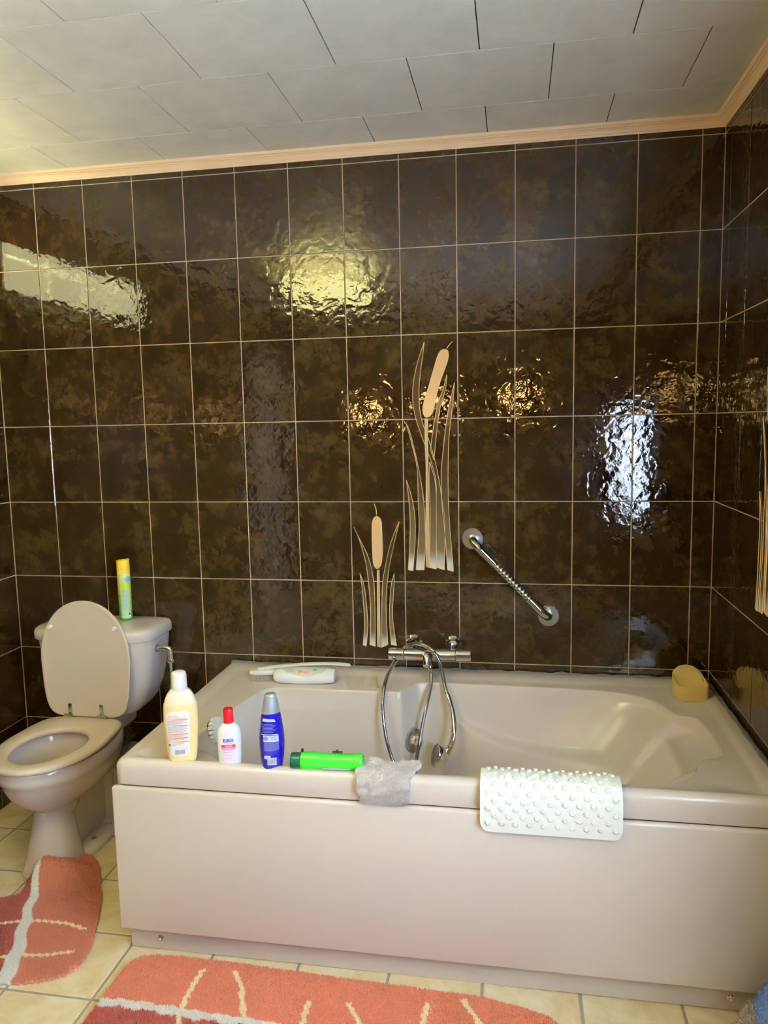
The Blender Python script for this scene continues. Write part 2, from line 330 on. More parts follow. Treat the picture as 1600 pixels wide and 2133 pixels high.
# floor
fl = struct(rbox('floor', -TH, RW+TH, RD-TH, TH, -.1, -.0015, M['fgrout'], r=0))
FX, FY, FPX, FPY = .907, -1.06, .2525, .2475
xs = sorted({0., RW}|{round(FX+k*FPX, 4) for k in range(-3, 7)}); ys = sorted({RD, 0.}|{round(FY+k*FPY, 4) for k in range(-12, 5)})
_ft = {}
for a, b in zip(xs[:-1], xs[1:]):
    for c, d in zip(ys[:-1], ys[1:]):
        if b-a < .01 or d-c < .01: continue
        key = (round(b-a, 3), round(d-c, 3))
        if key not in _ft:
            w, h = b-a, d-c; bm = rbox_bm(-w/2+.0038, w/2-.0038, -h/2+.0038, h/2-.0038, -.008, 0, .0015, 1)
            me = bpy.data.meshes.new('floor_tile'); bm.to_mesh(me); bm.free(); me.materials.append(M['floor']); _ft[key] = me
        o = bpy.data.objects.new('floor_tile', _ft[key]); COL.objects.link(o); o.location = ((a+b)/2, (c+d)/2, 0); o.parent = fl
# ceiling panels in staggered courses
ce = struct(rbox('ceiling', -TH, RW+TH, RD-TH, TH, CZ+.0045, CZ+.1, M['joint'], r=0))
rows = [0, -.252]; y = -.252
while y > RD: y -= .3505; rows.append(max(y, RD))
_cp = {}
for k in range(len(rows)-1):
    y1, y0 = rows[k], rows[k+1]
    off = (.372, .178)[k % 2]
    us = [0.0]; u = off
    while u < RW: us.append(u); u += .3842
    us.append(RW)
    for a, b in zip(us[:-1], us[1:]):
        key = (round(b-a, 3), round(y1-y0, 3)); w, h = key
        if w < .02 or h < .02: continue
        if key not in _cp:
            bm = rbox_bm(-w/2+.0014, w/2-.0014, -h/2+.0018, h/2-.0018, 0, .006, .0006, 1)
            me = bpy.data.meshes.new('ceiling_panel'); bm.to_mesh(me); bm.free(); me.materials.append(M['ceil']); _cp[key] = me
        o = bpy.data.objects.new('ceiling_panel', _cp[key]); COL.objects.link(o); o.location = ((a+b)/2, (y0+y1)/2, CZ); o.parent = ce
# cornice (profile in distance from wall d, height z), mitred at the right corner
prof = [(0, -.034), (.004, -.034), (.006, -.029), (.009, -.027), (.0125, -.021), (.015, -.0185), (.020, -.0145), (.0235, -.0135), (.0245, -.0105), (.027, -.0095), (.030, -.0085), (.033, -.004), (.034, 0), (0, 0)]
def cornice(name, p0, p1, inw, mit0, mit1):
    d = Vector(p1)-Vector(p0); d.normalize(); inw = Vector(inw); R = []
    for p, s in ((Vector(p0), mit0), (Vector(p1), mit1)):
        R.append([tuple(p+inw*a+d*(a*s)+Vector((0, 0, CZ+z))) for a, z in prof])
    o = loft(name, R, M['peach'], None, True, True, 12); return struct(o)
cornice('trim_1', (0, 0, 0), (RW, 0, 0), (0, -1, 0), 1, -1)
cornice('trim_2', (RW, 0, 0), (RW, RD, 0), (-1, 0, 0), 1, -1)
cornice('trim_3', (0, RD, 0), (0, 0, 0), (1, 0, 0), 1, -1)
cornice('trim_4', (RW, RD, 0), (0, RD, 0), (0, 1, 0), 1, -1)

# cattail decor moulded on the wall tiles (flat relief, glaze shading from brown to pale at the foot)
def decor(wall, D, f, nrm, zfoot):
    nrm = Vector(nrm)
    def prism(name, poly2, th, colf, m):
        n = len(poly2); V = []; F = []
        for u, z in poly2: V.append(tuple(Vector(f(u, z))))
        for u, z in poly2: V.append(tuple(Vector(f(u, z))+nrm*th))
        F.append(tuple(range(n, 2*n)))
        for i in range(n): j = (i+1) % n; F.append((i, j, n+j, n+i))
        o = pyd(name, V, F, m, wall, False)
        if colf:
            ca = o.data.color_attributes.new('Col', 'FLOAT_COLOR', 'POINT')
            for i in range(2*n): ca.data[i].color = colf(poly2[i % n][1])
        return o
    lay = [0]
    def blade(name, Lp, Rp, zf, edges=True, col=None):
        lay[0] += 1; OF = .0008+.00022*lay[0]
        n = 26; Ls = np.array(spline(Lp, 10)); Rs = np.array(spline(Rp, 10))
        def res(P):
            d = np.r_[0, np.cumsum(np.hypot(*np.diff(P, axis=0).T))]; t = np.linspace(0, d[-1], n)
            return np.c_[np.interp(t, d, P[:, 0]), np.interp(t, d, P[:, 1])]
        a, b = res(Ls), res(Rs); V = []; F = []; C = []
        brown = np.array(srgb(60, 40, 18)); mid = np.array(srgb(128, 106, 64)); pale = np.array(srgb(226, 222, 206))
        for k in range(n):
            for p in (a[k], b[k]):
                V.append(tuple(Vector(f(p[0], p[1]))+nrm*OF)); h = p[1]-zf; t_ = min(1, max(0, h/.34))**.7
                g = min(1, max(0, 1-h/.045)); bb = mid*(1-t_)+brown*t_; C.append(tuple(bb*(1-g)+pale*g) if col is None else col)
        for k in range(n-1): F.append((2*k, 2*k+1, 2*k+3, 2*k+2))
        o = pyd(name, V, F, M['glazecol'], wall, True)
        ca = o.data.color_attributes.new('Col', 'FLOAT_COLOR', 'POINT')
        for i, c in enumerate(C): ca.data[i].color = c
        if edges:
            line = [tuple(Vector(f(*p))+nrm*(OF+.0001)) for p in list(a)+[b[-1]]+list(b[::-1])]
            tube('leaf_outline', line, .0011, M['cream'], o, 6)
        return o
    for lp, rp in D['leaves']: blade('reed_leaf', lp, rp, zfoot)
    blade('cattail_stem', D['stemL'], D['stemR'], -9, True, srgb(190, 158, 104))
    sp = chaikin([tuple(p) for p in D['spike']], 2)
    s = prism('cattail_spike', [tuple(p) for p in sp], .002, lambda z: srgb(214, 170, 118), M['glazecol'])
    line = [tuple(Vector(f(*p))+nrm*.002) for p in sp]; line.append(line[0])
    tube('spike_outline', line, .0012, M['cream'], s, 6)
    tube('spike_tip', [tuple(Vector(f(*p))+nrm*.001) for p in spline(D['tip'], 5)], .0016, M['cream'], wall, 6)
M['cream'] = mat('cream_glaze', srgb(226, 196, 146), .25)
decor(wb, TALL, lambda u, z: (u, 0, z), (0, -1, 0), .965)
decor(wb, SMALL, lambda u, z: (u, 0, z), (0, -1, 0), .655)
decor(wr, TALL, lambda u, z: (RW, -(u-1.6)-.477, z), (-1, 0, 0), .965)

# ---------------- lamps out of the frame ----------------
la = empty('ceiling_lamp', (.86, -1.98, CZ)); tag(la, 'square flat ceiling lamp with yellow-white glowing diffuser on the panelled ceiling', 'lamp')
rbox('lamp_housing', -.08, .08, -.10, .10, -.11, -.001, M['white'], la, r=.01)
lm = mat('lamp_glow', (1, 1, 1, 1), .5, emis=(1.0, .92, .36, 1), es=CEIL_LAMP)
rbox('lamp_diffuser', -.22, .22, -.34, .34, -.17, -.11, lm, la, r=.02)
wlm = mat('strip_light_glow', (1, 1, 1, 1), .5, emis=(1.0, .96, .46, 1), es=WALL_LIGHT)
sw = empty('strip_light', (0, -.555, 2.13)); tag(sw, 'long yellowish strip light mounted high on the left wall', 'lamp')
rbox('light_housing', .001, .022, -.53, .53, -.095, .095, M['white'], sw, r=.006)
for k in range(4):
    for z0, z1 in ((-.088, .030), (.040, .088)): rbox('light_diffuser', .022, .045, -.522+k*.262, -.522+k*.262+.254, z0, z1, wlm, sw, r=.006)
wm = mat('warm_bulb', (1, 1, 1, 1), .5, emis=(1.0, .58, .19, 1), es=WARM_LAMP)
for (x, z, lab) in ((.70, 1.56, 'warm glass globe wall lamp on the front wall, left of three'), (1.36, 1.62, 'warm glass globe wall lamp on the front wall, middle of three'), (2.03, 1.70, 'warm glass globe wall lamp on the front wall, right of three')):
    e = empty('wall_lamp', (x, RD, z)); tag(e, lab, 'lamp')
    lathe('lamp_base', (0, 0, 0), (0, 1, 0), [(0, .05), (.02, .05), (.03, .02), (.06, .02)], M['chrome'], e)
    bm = bmesh.new(); bmesh.ops.create_uvsphere(bm, u_segments=24, v_segments=16, radius=.065)
    for v in bm.verts: v.co.y += .12
    bmo('lamp_globe', bm, wm, e)

# ---------------- bathtub ----------------
tub = empty('bathtub', (0, 0, 0)); tag(tub, 'beige acrylic built-in bathtub with moulded headrest and apron along the brown tiled wall', 'bathtub')
CX, CY = 1.76, -.50
T1 = [(1.062, -.66), (1.075, -.55), (1.10, -.42), (1.125, -.30), (1.15, -.242), (1.20, -.240), (1.39, -.240), (1.55, -.237), (1.608, -.234), (1.622, -.215), (1.648, -.155), (1.665, -.135), (1.72, -.128), (2.05, -.130), (2.22, -.134), (2.33, -.146), (2.42, -.185), (2.468, -.245), (2.485, -.31), (2.50, -.336), (2.545, -.345), (2.556, -.37), (2.566, -.48), (2.562, -.61), (2.545, -.632), (2.505, -.638), (2.488, -.66), (2.475, -.71), (2.43, -.78), (2.36, -.812), (2.2, -.818), (1.76, -.82), (1.40, -.825), (1.24, -.825), (1.20, -.82), (1.17, -.80), (1.14, -.772), (1.115, -.762), (1.08, -.74), (1.065, -.70)]
T2 = [(1.09, -.64), (1.10, -.55), (1.12, -.42), (1.14, -.32), (1.165, -.262), (1.21, -.254), (1.39, -.253), (1.55, -.250), (1.610, -.248), (1.626, -.23), (1.655, -.168), (1.67, -.147), (1.72, -.138), (2.05, -.140), (2.20, -.144), (2.30, -.16), (2.36, -.195), (2.40, -.255), (2.415, -.32), (2.43, -.352), (2.455, -.362), (2.462, -.39), (2.465, -.48), (2.462, -.60), (2.45, -.615), (2.43, -.625), (2.42, -.66), (2.40, -.70), (2.36, -.755), (2.30, -.795), (2.2, -.803), (1.76, -.805), (1.40, -.808), (1.27, -.806), (1.235, -.795), (1.21, -.77), (1.185, -.745), (1.16, -.73), (1.12, -.70), (1.10, -.67)]
T3 = [(1.22, -.60), (1.22, -.5), (1.23, -.40), (1.25, -.33), (1.29, -.30), (1.39, -.295), (1.55, -.29), (1.62, -.285), (1.65, -.26), (1.68, -.23), (1.72, -.215), (1.9, -.21), (2.0, -.225), (2.08, -.26), (2.12, -.32), (2.14, -.40), (2.145, -.48), (2.14, -.58), (2.12, -.66), (2.07, -.71), (2.0, -.74), (1.76, -.75), (1.4, -.75), (1.30, -.74), (1.25, -.70), (1.225, -.65)]
NA = 720
ANG = np.linspace(0, 2*PI, NA, endpoint=False)
def cast(poly):
    P = np.array(poly, float); Q = np.roll(P, -1, axis=0); dirs = np.c_[np.cos(ANG), np.sin(ANG)]
    best = np.full(NA, 1e9); c = np.array([CX, CY])
    for p, q in zip(P, Q):
        e = q-p; w = p-c; den = dirs[:, 0]*e[1]-dirs[:, 1]*e[0]
        with np.errstate(divide='ignore', invalid='ignore'):
            t = (w[0]*e[1]-w[1]*e[0])/den; s = (w[0]*dirs[:, 1]-w[1]*dirs[:, 0])/den
        ok = (t > 0) & (s >= -1e-9) & (s <= 1+1e-9) & np.isfinite(t)
        best = np.where(ok & (t < best), t, best)
    return c+dirs*best[:, None]
def rrect(x0, x1, y0, y1, r, k=8):
    P = []
    for (cx, cy, a0) in ((x1-r, y1-r, 0), (x0+r, y1-r, PI/2), (x0+r, y0+r, PI), (x1-r, y0+r, 1.5*PI)):
        for i in range(k+1): t = a0+PI/2*i/k; P.append((cx+r*math.cos(t), cy+r*math.sin(t)))
    return P
X0, X1, Y0, Y1 = .905, 2.664, -.878, -.004
def ring(poly, z): return np.c_[cast(poly), np.full(NA, z)]
R = [ring(rrect(X0+.01, X1, Y0+.012, Y1, .012), .5035), ring(rrect(X0+.002, X1, Y0+.002, Y1, .016), .504), ring(rrect(X0, X1, Y0, Y1, .018), .507), ring(rrect(X0, X1, Y0, Y1, .018), .548)]
for a in (15, 30, 45, 60, 75, 90):
    t = math.radians(a); i = .020*(1-math.cos(t)); h = .555+.020*math.sin(t)
    R.append(ring(rrect(X0+i, X1-i*.3, Y0+i, Y1-i*.3, .018), h))
R.append(ring(rrect(X0+.036, X1-.03, Y0+.026, Y1-.04, .02), .5755))
R.append(ring(rrect(X0+.052, X1-.042, Y0+.030, Y1-.062, .022), .5735))
R.append(ring(rrect(X0+.064, X1-.052, Y0+.034, Y1-.078, .022), .568))
R.append(ring(rrect(X0+.074, X1-.060, Y0+.038, Y1-.088, .022), .5655))
t1 = cast(chaikin(T1, 3)); t2 = cast(chaikin(T2, 3)); t3 = cast(chaikin(T3, 3)); cc = np.array([CX, CY])
out = (t1-cc); out = out/np.linalg.norm(out, axis=1)[:, None]
for o_, z in ((.010, .5650), (.006, .5645), (.003, .563), (.0008, .5605), (0, .557)):
    R.append(np.c_[t1+out*o_, np.full(NA, z)])
for k in range(1, 4): R.append(np.c_[t1-out*(.0016*k), np.full(NA, .557-.0055*k)])
ta = t1-out*.0048
notch = np.array([ss(2.484, 2.500, x)*ss(-.648, -.628, y)*(1-ss(-.345, -.325, y)) for x, y in t1])*.018
for k_ in (1, 2, 3): R[-4+k_][:, 2] -= notch*k_/3
for k in range(1, 9):
    t = k/8; R.append(np.c_[ta+(t2-ta)*t, .5405-.0455*t-notch*(1-t)])
NW = 66
for k in range(1, NW+1):
    t = k/NW; z = .495-.335*t; e = t**1.05
    xy = t2+(t3-t2)*e
    # armrest ledge on both long sides of the reclining end
    for i in range(NA):
        x, yy = xy[i]; dx = (x-2.08)/.31
        if abs(dx) < 1:
            zc = .372+.085*dx*dx+(.012 if dx < 0 else -.045)*abs(dx); side = abs(math.sin(ANG[i])) if yy > CY else 0
            p = .052*ss(zc+.010, zc-.010, z)*(1-abs(dx)**4)*(1 if side > .2 else side*5)
            # blend away towards the bottom
            p *= 1-.6*ss(.2, .9, (zc-z)/.25)
            xy[i][1] -= p if yy > CY else -p
    R.append(np.c_[xy, np.full(NA, z)])
last = R[-1][:, :2]
for s, z in ((.985, .15), (.95, .138), (.88, .132), (.6, .128), (.2, .126)):
    R.append(np.c_[cc+(last-cc)*s, np.full(NA, z)])
BAS = R
loft('basin', [[tuple(map(float, p)) for p in r] for r in R], M['tub'], tub, False, True, 60)
# apron, side panel, plinth and feet screws
pn = rbox('front_panel', .897, 2.667, -.889, -.868, .076, .5015, M['tub'], tub, r=.008, seg=4)
rbox('side_panel', .899, .915, -.860, -.004, .076, .4965, M['tub'], tub, r=.005)
pl = rbox('plinth', .912, 2.667, -.856, -.838, .002, .088, M['tub'], tub, r=.003)
rbox('side_plinth', .912, .928, -.838, -.004, .002, .088, M['tub'], tub, r=.003)
for x in (1.004, 2.536):
    s = lathe('plinth_screw', (x, -.856, .037), (0, -1, 0), [(0, .0085), (.001, .0085), (.0022, .007), (.0022, .0045), (.0005, .003)], M['chrome'], tub, 20)
# water jet on the slanted step, overflow knob at the foot end
def disc(name, c, n, prof, m, parent, k=36): return lathe(name, c, n, prof, m, parent, k)
def basin_pt(xa, ya, z):
    """point of the basin wall nearest to the direction of (xa, ya) at height z, with outward room normal"""
    a = math.atan2(ya-CY, xa-CX) % (2*PI); i = int(round(a/(2*PI)*NA)) % NA
    k = min(range(20, len(BAS)-6), key=lambda q: abs(BAS[q][0, 2]-z))
    p = Vector(BAS[k][i]); du = Vector(BAS[k][(i+6) % NA])-Vector(BAS[k][(i-6) % NA]); dv = Vector(BAS[k+3][i])-Vector(BAS[k-3][i])
    n = du.cross(dv).normalized()
    if n.dot(Vector((CX, CY, .35))-p) < 0: n = -n
    return p, n
p, n = basin_pt(1.655, -.222, .383); n = Vector((.80, -.58, .12)).normalized()
p = p+n*.002
jet = empty('water_jet', p); jet.parent = tub
q = Vector((0, 0, 0))
lathe('jet_ring', q, n, [(-.012, .044), (.002, .044), (.005, .041), (.006, .030), (.001, .0275), (-.006, .027)], M['greyp'], jet, 40)
lathe('jet_throat', q, n, [(-.004, .001), (.0045, .0012), (.0035, .018), (.0045, .025), (.0062, .0268), (.005, .0275), (-.004, .0275)][::1], M['brass'], jet, 32)
bm = bmesh.new(); k = 28; V0 = []; V1 = []; V2 = []; V3 = []
u = n.orthogonal().normalized(); w = n.cross(u)
for i in range(k):
    a = 2*PI*i/k; ro = .0165 if (i % 4) < 2 else .0128; dd = u*math.cos(a)+w*math.sin(a)
    V0.append(bm.verts.new(dd*ro+n*.004)); V1.append(bm.verts.new(dd*ro+n*.012)); V2.append(bm.verts.new(dd*.0085+n*.012)); V3.append(bm.verts.new(dd*.0085+n*.004))
for i in range(k):
    j = (i+1) % k
    for A, B in ((V0, V1), (V1, V2), (V2, V3)): bm.faces.new((A[i], A[j], B[j], B[i]))
bmo('jet_nozzle', bm, M['white'], jet, False)
p, n = basin_pt(1.077, -.575, .522)
kn = empty('overflow_knob', p+n*.001); kn.parent = tub
lathe('knob_base', (0, 0, 0), n, [(-.004, .038), (.005, .038), (.007, .034), (.007, .001)], M['ink'], kn, 40)
u = n.orthogonal().normalized(); w = n.cross(u)
for i in range(18):
    a = 2*PI*i/18; dd = u*math.cos(a)+w*math.sin(a); tt = w*math.cos(a)-u*math.sin(a)
    bm = bmesh.new(); c8 = []
    for h in (.004, .018):
        for (r_, s_) in ((.024, -.0034), (.041, -.0056), (.041, .0056), (.024, .0034)): c8.append(bm.verts.new(dd*r_+tt*s_+n*h))
    for f_ in ((0, 1, 2, 3), (4, 5, 6, 7), (0, 1, 5, 4), (1, 2, 6, 5), (2, 3, 7, 6), (3, 0, 4, 7)): bm.faces.new([c8[x] for x in f_])
    bmo('knob_rib', bm, M['white'], kn, False)
lathe('knob_centre', (0, 0, 0), n, [(.006, .026), (.017, .026), (.020, .020), (.020, .001)], M['white'], kn, 32)

# sealant bead along both walls
sl = []
for i in range(90):
    x = .915+(2.6585-.915)*i/89; sl.append((x, -.0105, .5735+.0015*math.sin(i*1.7)+.001*math.sin(i*.6)))
for i in range(1, 45): sl.append((2.6585, -.0105-.862*i/44, .5735+.0015*math.sin(i*2.1)))
se = tube('sealant_bead', sl, [.0075+.0015*math.sin(i*.9)+.001*math.sin(i*2.3) for i in range(len(sl))], M['sil'], tub, 10)

# ---------------- toilet ----------------
wc = empty('toilet', (0, 0, 0)); tag(wc, 'beige ceramic toilet with raised lid beside the bathtub', 'toilet')
TX = .447
def egg(z, a, f, b, n=2.0, nb=2.6, cy=None, k=64):
    cy = (f*.52+b*.48) if cy is None else cy
    return sell(TX, cy, z, a, cy-f, n, k, b-cy, nb)
rings = [egg(.004, .097, -.612, -.43, 2.4), egg(.03, .089, -.607, -.43, 2.3), egg(.07, .080, -.598, -.435, 2.2), egg(.12, .072, -.586, -.44, 2.1), egg(.18, .063, -.573, -.445, 2.0), egg(.218, .060, -.568, -.445, 2.0),
         egg(.228, .076, -.582, -.38, 2.0), egg(.25, .108, -.615, -.25, 2), egg(.275, .134, -.643, -.20, 2), egg(.305, .153, -.663, -.20, 2), egg(.335, .165, -.676, -.20, 2), egg(.352, .170, -.681, -.20, 2),
         egg(.358, .175, -.688, -.20, 2), egg(.375, .177, -.691, -.20, 2), egg(.398, .176, -.690, -.20, 2), egg(.405, .172, -.686, -.205, 2),
         egg(.405, .128, -.642, -.345, 2, 2.2), egg(.398, .124, -.640, -.35, 2, 2.2), egg(.34, .121, -.634, -.352, 2, 2.2), egg(.29, .112, -.618, -.362, 2, 2.2), egg(.262, .098, -.60, -.375, 2, 2.2), egg(.256, .078, -.565, -.40, 2, 2), egg(.20, .070, -.55, -.41, 2, 2), egg(.17, .05, -.52, -.44, 2, 2)]
loft('bowl', rings, M['wc'], wc, True, True, 60)
lathe('bowl_water', (TX, -.482, .222), (0, 0, 1), [(0, .068), (.0005, .068)], mat('water', (.5, .5, .45, 1), .02, spec=.6), wc)
rbox('shelf', TX-.095, TX+.095, -.30, -.07, .35, .408, M['wc'], wc, r=.02, seg=4)
trap = spline([(TX, -.46, .20), (TX, -.38, .27), (TX, -.29, .285), (TX, -.225, .24), (TX, -.20, .15), (TX, -.20, .01)], 8)
tube('trapway', trap, [.05+.006*min(1, i/16) for i in range(len(trap))], M['wc'], wc, 28)
rbox('web', TX-.034, TX+.034, -.46, -.20, .004, .27, M['wc'], wc, r=.018, seg=4)
fr = [sell(TX, -.33, .002, .104, .22, 2.6, 56, .16, 3), sell(TX, -.33, .012, .104, .22, 2.6, 56, .16, 3), sell(TX, -.33, .021, .099, .212, 2.6, 56, .154, 3), sell(TX, -.33, .030, .075, .19, 2.6, 56, .13, 3)]
loft('foot_flange', fr, M['wc'], wc, True, True, 60)
for (dx, y) in ((.066, -.385), (.066, -.285), (-.066, -.385), (-.066, -.285)):
    lathe('floor_screw', (TX+dx, y, .027), (0, 0, 1), [(0, .011), (.002, .011), (.006, .009), (.008, .004)], M['chrome'], wc, 20)
tube('waste_pipe', [(TX+.03, -.22, .17), (TX+.03, -.12, .17), (TX+.03, -.002, .17)], .055, M['wc'], wc, 28)
# cistern
cr = [(.405, .12, -.19, -.06), (.425, .150, -.20, -.04), (.46, .176, -.21, -.03), (.52, .200, -.222, -.022), (.60, .219, -.234, -.02), (.68, .230, -.241, -.02), (.708, .232, -.243, -.02)]
def box_ring(z, a, f, b, n=5, k=72):
    cy = (f+b)/2; return sell(TX, cy, z, a, cy-f, n, k, b-cy, 9)
loft('cistern', [box_ring(z, a, f, b, 4.2) for z, a, f, b in cr], M['wc'], wc, True, True, 60)
ld = [(.707, .240, -.251, -.016), (.711, .243, -.254, -.014), (.735, .243, -.254, -.014), (.746, .238, -.249, -.016), (.752, .228, -.239, -.022), (.755, .20, -.215, -.04), (.756, .1, -.16, -.09)]
loft('cistern_lid', [box_ring(z, a, f, b, 4.2) for z, a, f, b in ld], M['wc'], wc, True, True, 60)
# seat ring
SF, SB, SA = -.712, -.262, .178
def seat_ring(z, ins, k=72):
    cy = -.47; return taper(sell(TX+.003, cy, z, SA-ins, (cy-SF)-ins, 2.05, k, (SB-cy)-ins, 6))
def taper(r, y0=-.47, y1=-.262, k=.13):
    return [(TX+.003+(x-TX-.003)*(1-k*max(0, min(1, (y-y0)/(y1-y0)))**1.4), y, z) for x, y, z in r]
def hole_ring(z, ins, k=72):
    cy = -.50; return sell(TX+.003, cy, z, .112+ins, .150+ins, 2.0, k, .125+ins, 2.1)
loft('seat', [hole_ring(.412, .008), seat_ring(.412, .006), seat_ring(.416, .001), seat_ring(.424, 0), seat_ring(.430, .004), seat_ring(.4335, .014), hole_ring(.4335, .02), hole_ring(.431, .008), hole_ring(.425, .001), hole_ring(.416, .002), hole_ring(.412, .008)], M['seat'], wc, False, False, 60)
# lid, same outline turned up about the hinge
LEAN = math.radians(2.0)
def up(r, off):       # off: distance from the lid's inner face, backwards
    o = []
    for x, y, z in r:
        h = (SB-y); w = 1.0
        o.append((TX+(x-TX), -.272+off+h*math.sin(LEAN), .433+h*1.012*math.cos(LEAN)))
    return o
def lid_ring(ins, k=72): 
    cy = -.47; return taper(sell(TX+.002, cy, 0, SA-ins, (cy-SF)-.022-ins, 2.1, k, (SB-cy)-ins, 7), k=.12)
loft('lid', [up(lid_ring(.03), .002), up(lid_ring(.012), .0015), up(lid_ring(.004), -.001), up(lid_ring(.0005), .001), up(lid_ring(0), .006), up(lid_ring(.003), .012), up(lid_ring(.012), .0155), up(lid_ring(.03), .0165)], M['seat'], wc, True, True, 60)
for x in (TX-.128, TX+.128):
    lathe('lid_buffer', (x, -.262, .438+.330), (0, -1, .05), [(0, .009), (.009, .008), (.013, .005)], M['white'], wc, 16)
for x, s in ((TX-.062, -1), (TX+.062, 1)):
    rbox('hinge_plate', x-.0068, x+.0068, -.278, -.2735, .437, .484, M['steel'], wc, r=.0015)
    tube('hinge_barrel', [(x-.022 if s < 0 else x-.012, -.282, .441), (x+.012 if s < 0 else x+.024, -.282, .441)], .0062, M['steel'], wc, 16)
# inlet elbow and grey hose
ix = TX+.232
tube('inlet_nut', [(ix-.008, -.15, .665), (ix+.004, -.15, .665)], .0155, M['dullsteel'], wc, 8)
tube('inlet_elbow', spline([(ix+.002, -.15, .665), (ix+.028, -.15, .665), (ix+.046, -.15, .663), (ix+.050, -.15, .655), (ix+.050, -.15, .618)], 5), .0105, M['chrome'], wc, 16)
tube('inlet_collar', [(ix+.050, -.15, .612), (ix+.050, -.15, .624)], .0135, M['chrome'], wc, 6)
tube('water_hose', spline([(ix+.050, -.15, .612), (ix+.050, -.15, .56), (ix+.040, -.14, .50), (ix+.018, -.12, .44), (ix+.01, -.08, .36), (ix+.01, -.02, .33)], 8), .0058, M['greyp'], wc, 12)

# ---------------- air freshener can on the cistern ----------------
def wrap_fn(prof_a, prof_b, n=2.0):
    """prof_a(z), prof_b(z): half width and half depth of a bottle; returns a point just proud of its front"""
    def f(u, z, off=.0004):
        a, b = prof_a(z), prof_b(z); t = max(-.985, min(.985, u/a)); return (u, -b*(1-abs(t)**n)**(1/n)-off, z)
    return f
def patch(name, poly, f, m, parent, off=.0004, nx=14, nz=None):
    """flat print: the polygon (u, z) laid on the bottle's face"""
    if len(poly) == 4:
        A, B, C_, D_ = [np.array(q, float) for q in poly]; nz = max(1, int(abs(D_[1]-A[1])/.004)); V = []; F = []
        for k in range(nz+1):
            l = A+(D_-A)*k/nz; r = B+(C_-B)*k/nz
            for i in range(nx+1): q = l+(r-l)*i/nx; V.append(f(q[0], q[1], off))
        for k in range(nz):
            for i in range(nx): a = k*(nx+1)+i; F.append((a, a+1, a+nx+2, a+nx+1))
        return V, F
    P = np.array(poly, float); z0, z1 = P[:, 1].min(), P[:, 1].max(); nz = nz or max(1, int((z1-z0)/.004))
    V = []; F = []
    for k in range(nz+1):
        z = z0+(z1-z0)*k/nz; zz = min(max(z, z0+1e-6), z1-1e-6); xs_ = []
        for p, q in zip(P, np.roll(P, -1, axis=0)):
            if (p[1] <= zz < q[1]) or (q[1] <= zz < p[1]): xs_.append(p[0]+(q[0]-p[0])*(zz-p[1])/(q[1]-p[1]))
        a, b = (min(xs_), max(xs_)) if xs_ else (P[:, 0].mean(),)*2
        for i in range(nx+1): V.append(f(a+(b-a)*i/nx, z, off))
    for k in range(nz):
        for i in range(nx): a = k*(nx+1)+i; F.append((a, a+1, a+nx+2, a+nx+1))
    return V, F
def patches(name, polys, f, m, parent, off=.0004, nx=10):
    V = []; F = []
    for p in polys:
        v, fc = patch('', p, f, m, None, off, nx); b = len(V); V += v; F += [tuple(i+b for i in q) for q in fc]
    o = pyd(name, V, F, m, parent, True)
    if len(polys) > 1: o['kind'] = 'stuff'
    return o
def rect(u0, u1, z0, z1, sl=0): return [(u0, z0), (u1, z0+sl), (u1, z1+sl), (u0, z1)]
def lettering(name, txt, size, u, z, f, m, parent, off=.0009, sx=1.0, bold=0.0, align='CENTER'):
    c = bpy.data.curves.new('t', 'FONT'); c.body = txt; c.size = size; c.align_x = align; c.align_y = 'CENTER'; c.offset = bold; c.resolution_u = 3
    o = bpy.data.objects.new('t', c); COL.objects.link(o); dg = bpy.context.evaluated_depsgraph_get()
    me = bpy.data.meshes.new_from_object(o.evaluated_get(dg)); bpy.data.objects.remove(o); bpy.data.curves.remove(c)
    bm = bmesh.new(); bm.from_mesh(me); bmesh.ops.triangulate(bm, faces=bm.faces)
    for v in bm.verts: v.co = Vector(f(u+v.co.x*sx, z+v.co.y, off))
    bm.to_mesh(me); bm.free(); me.materials.clear(); return link(name, me, m, parent, False)
can = empty('air_freshener_can', (.522, -.085, .757), .25); tag(can, 'yellow and green air freshener spray can standing on the toilet cistern', 'spray can')
lathe('can_body', (0, 0, 0), (0, 0, 1), [(0, .0215), (.002, .0238), (.006, .0240), (.175, .0240), (.180, .0235)], M['can'], can, 40)
R_ = [[(.0238*math.cos(2*PI*i/40), .0238*math.sin(2*PI*i/40), z+(.0 if z < .2 else .0045*ss(-.01, .02, .0238*math.cos(2*PI*i/40)-.008))) for i in range(40)] for z in (.180, .225, .229)]
R_.append([(.0198*math.cos(2*PI*i/40), .022*math.sin(2*PI*i/40), .2295+.0045*ss(-.01, .02, .0238*math.cos(2*PI*i/40)-.008)) for i in range(40)])
R_.append([(.018*math.cos(2*PI*i/40), .02*math.sin(2*PI*i/40), .218) for i in range(40)])
loft('spray_cap', R_, M['yellow'], can, True, True, 40)
cf = wrap_fn(lambda z: .0240, lambda z: .0240)
M['canp'] = mat('print_pale_green', srgb(190, 220, 176), .4); M['lime'] = mat('print_lime', srgb(196, 214, 50), .4); M['aqua'] = mat('print_aqua', srgb(120, 190, 200), .4); M['leafg'] = mat('print_leaf', srgb(76, 140, 40), .4)
patches('can_label', [rect(-.009, .0215, .008, .128)], cf, M['canp'], can)
patches('can_band', [rect(-.009, .0215, .118, .142)], cf, M['lime'], can, .0006)
patches('can_logo', [[(.0175-.0095*math.cos(a), .158+.0125*math.sin(a)) for a in np.linspace(-PI/2, PI*1.5, 24, endpoint=False)]], cf, M['aqua'], can, .0006)
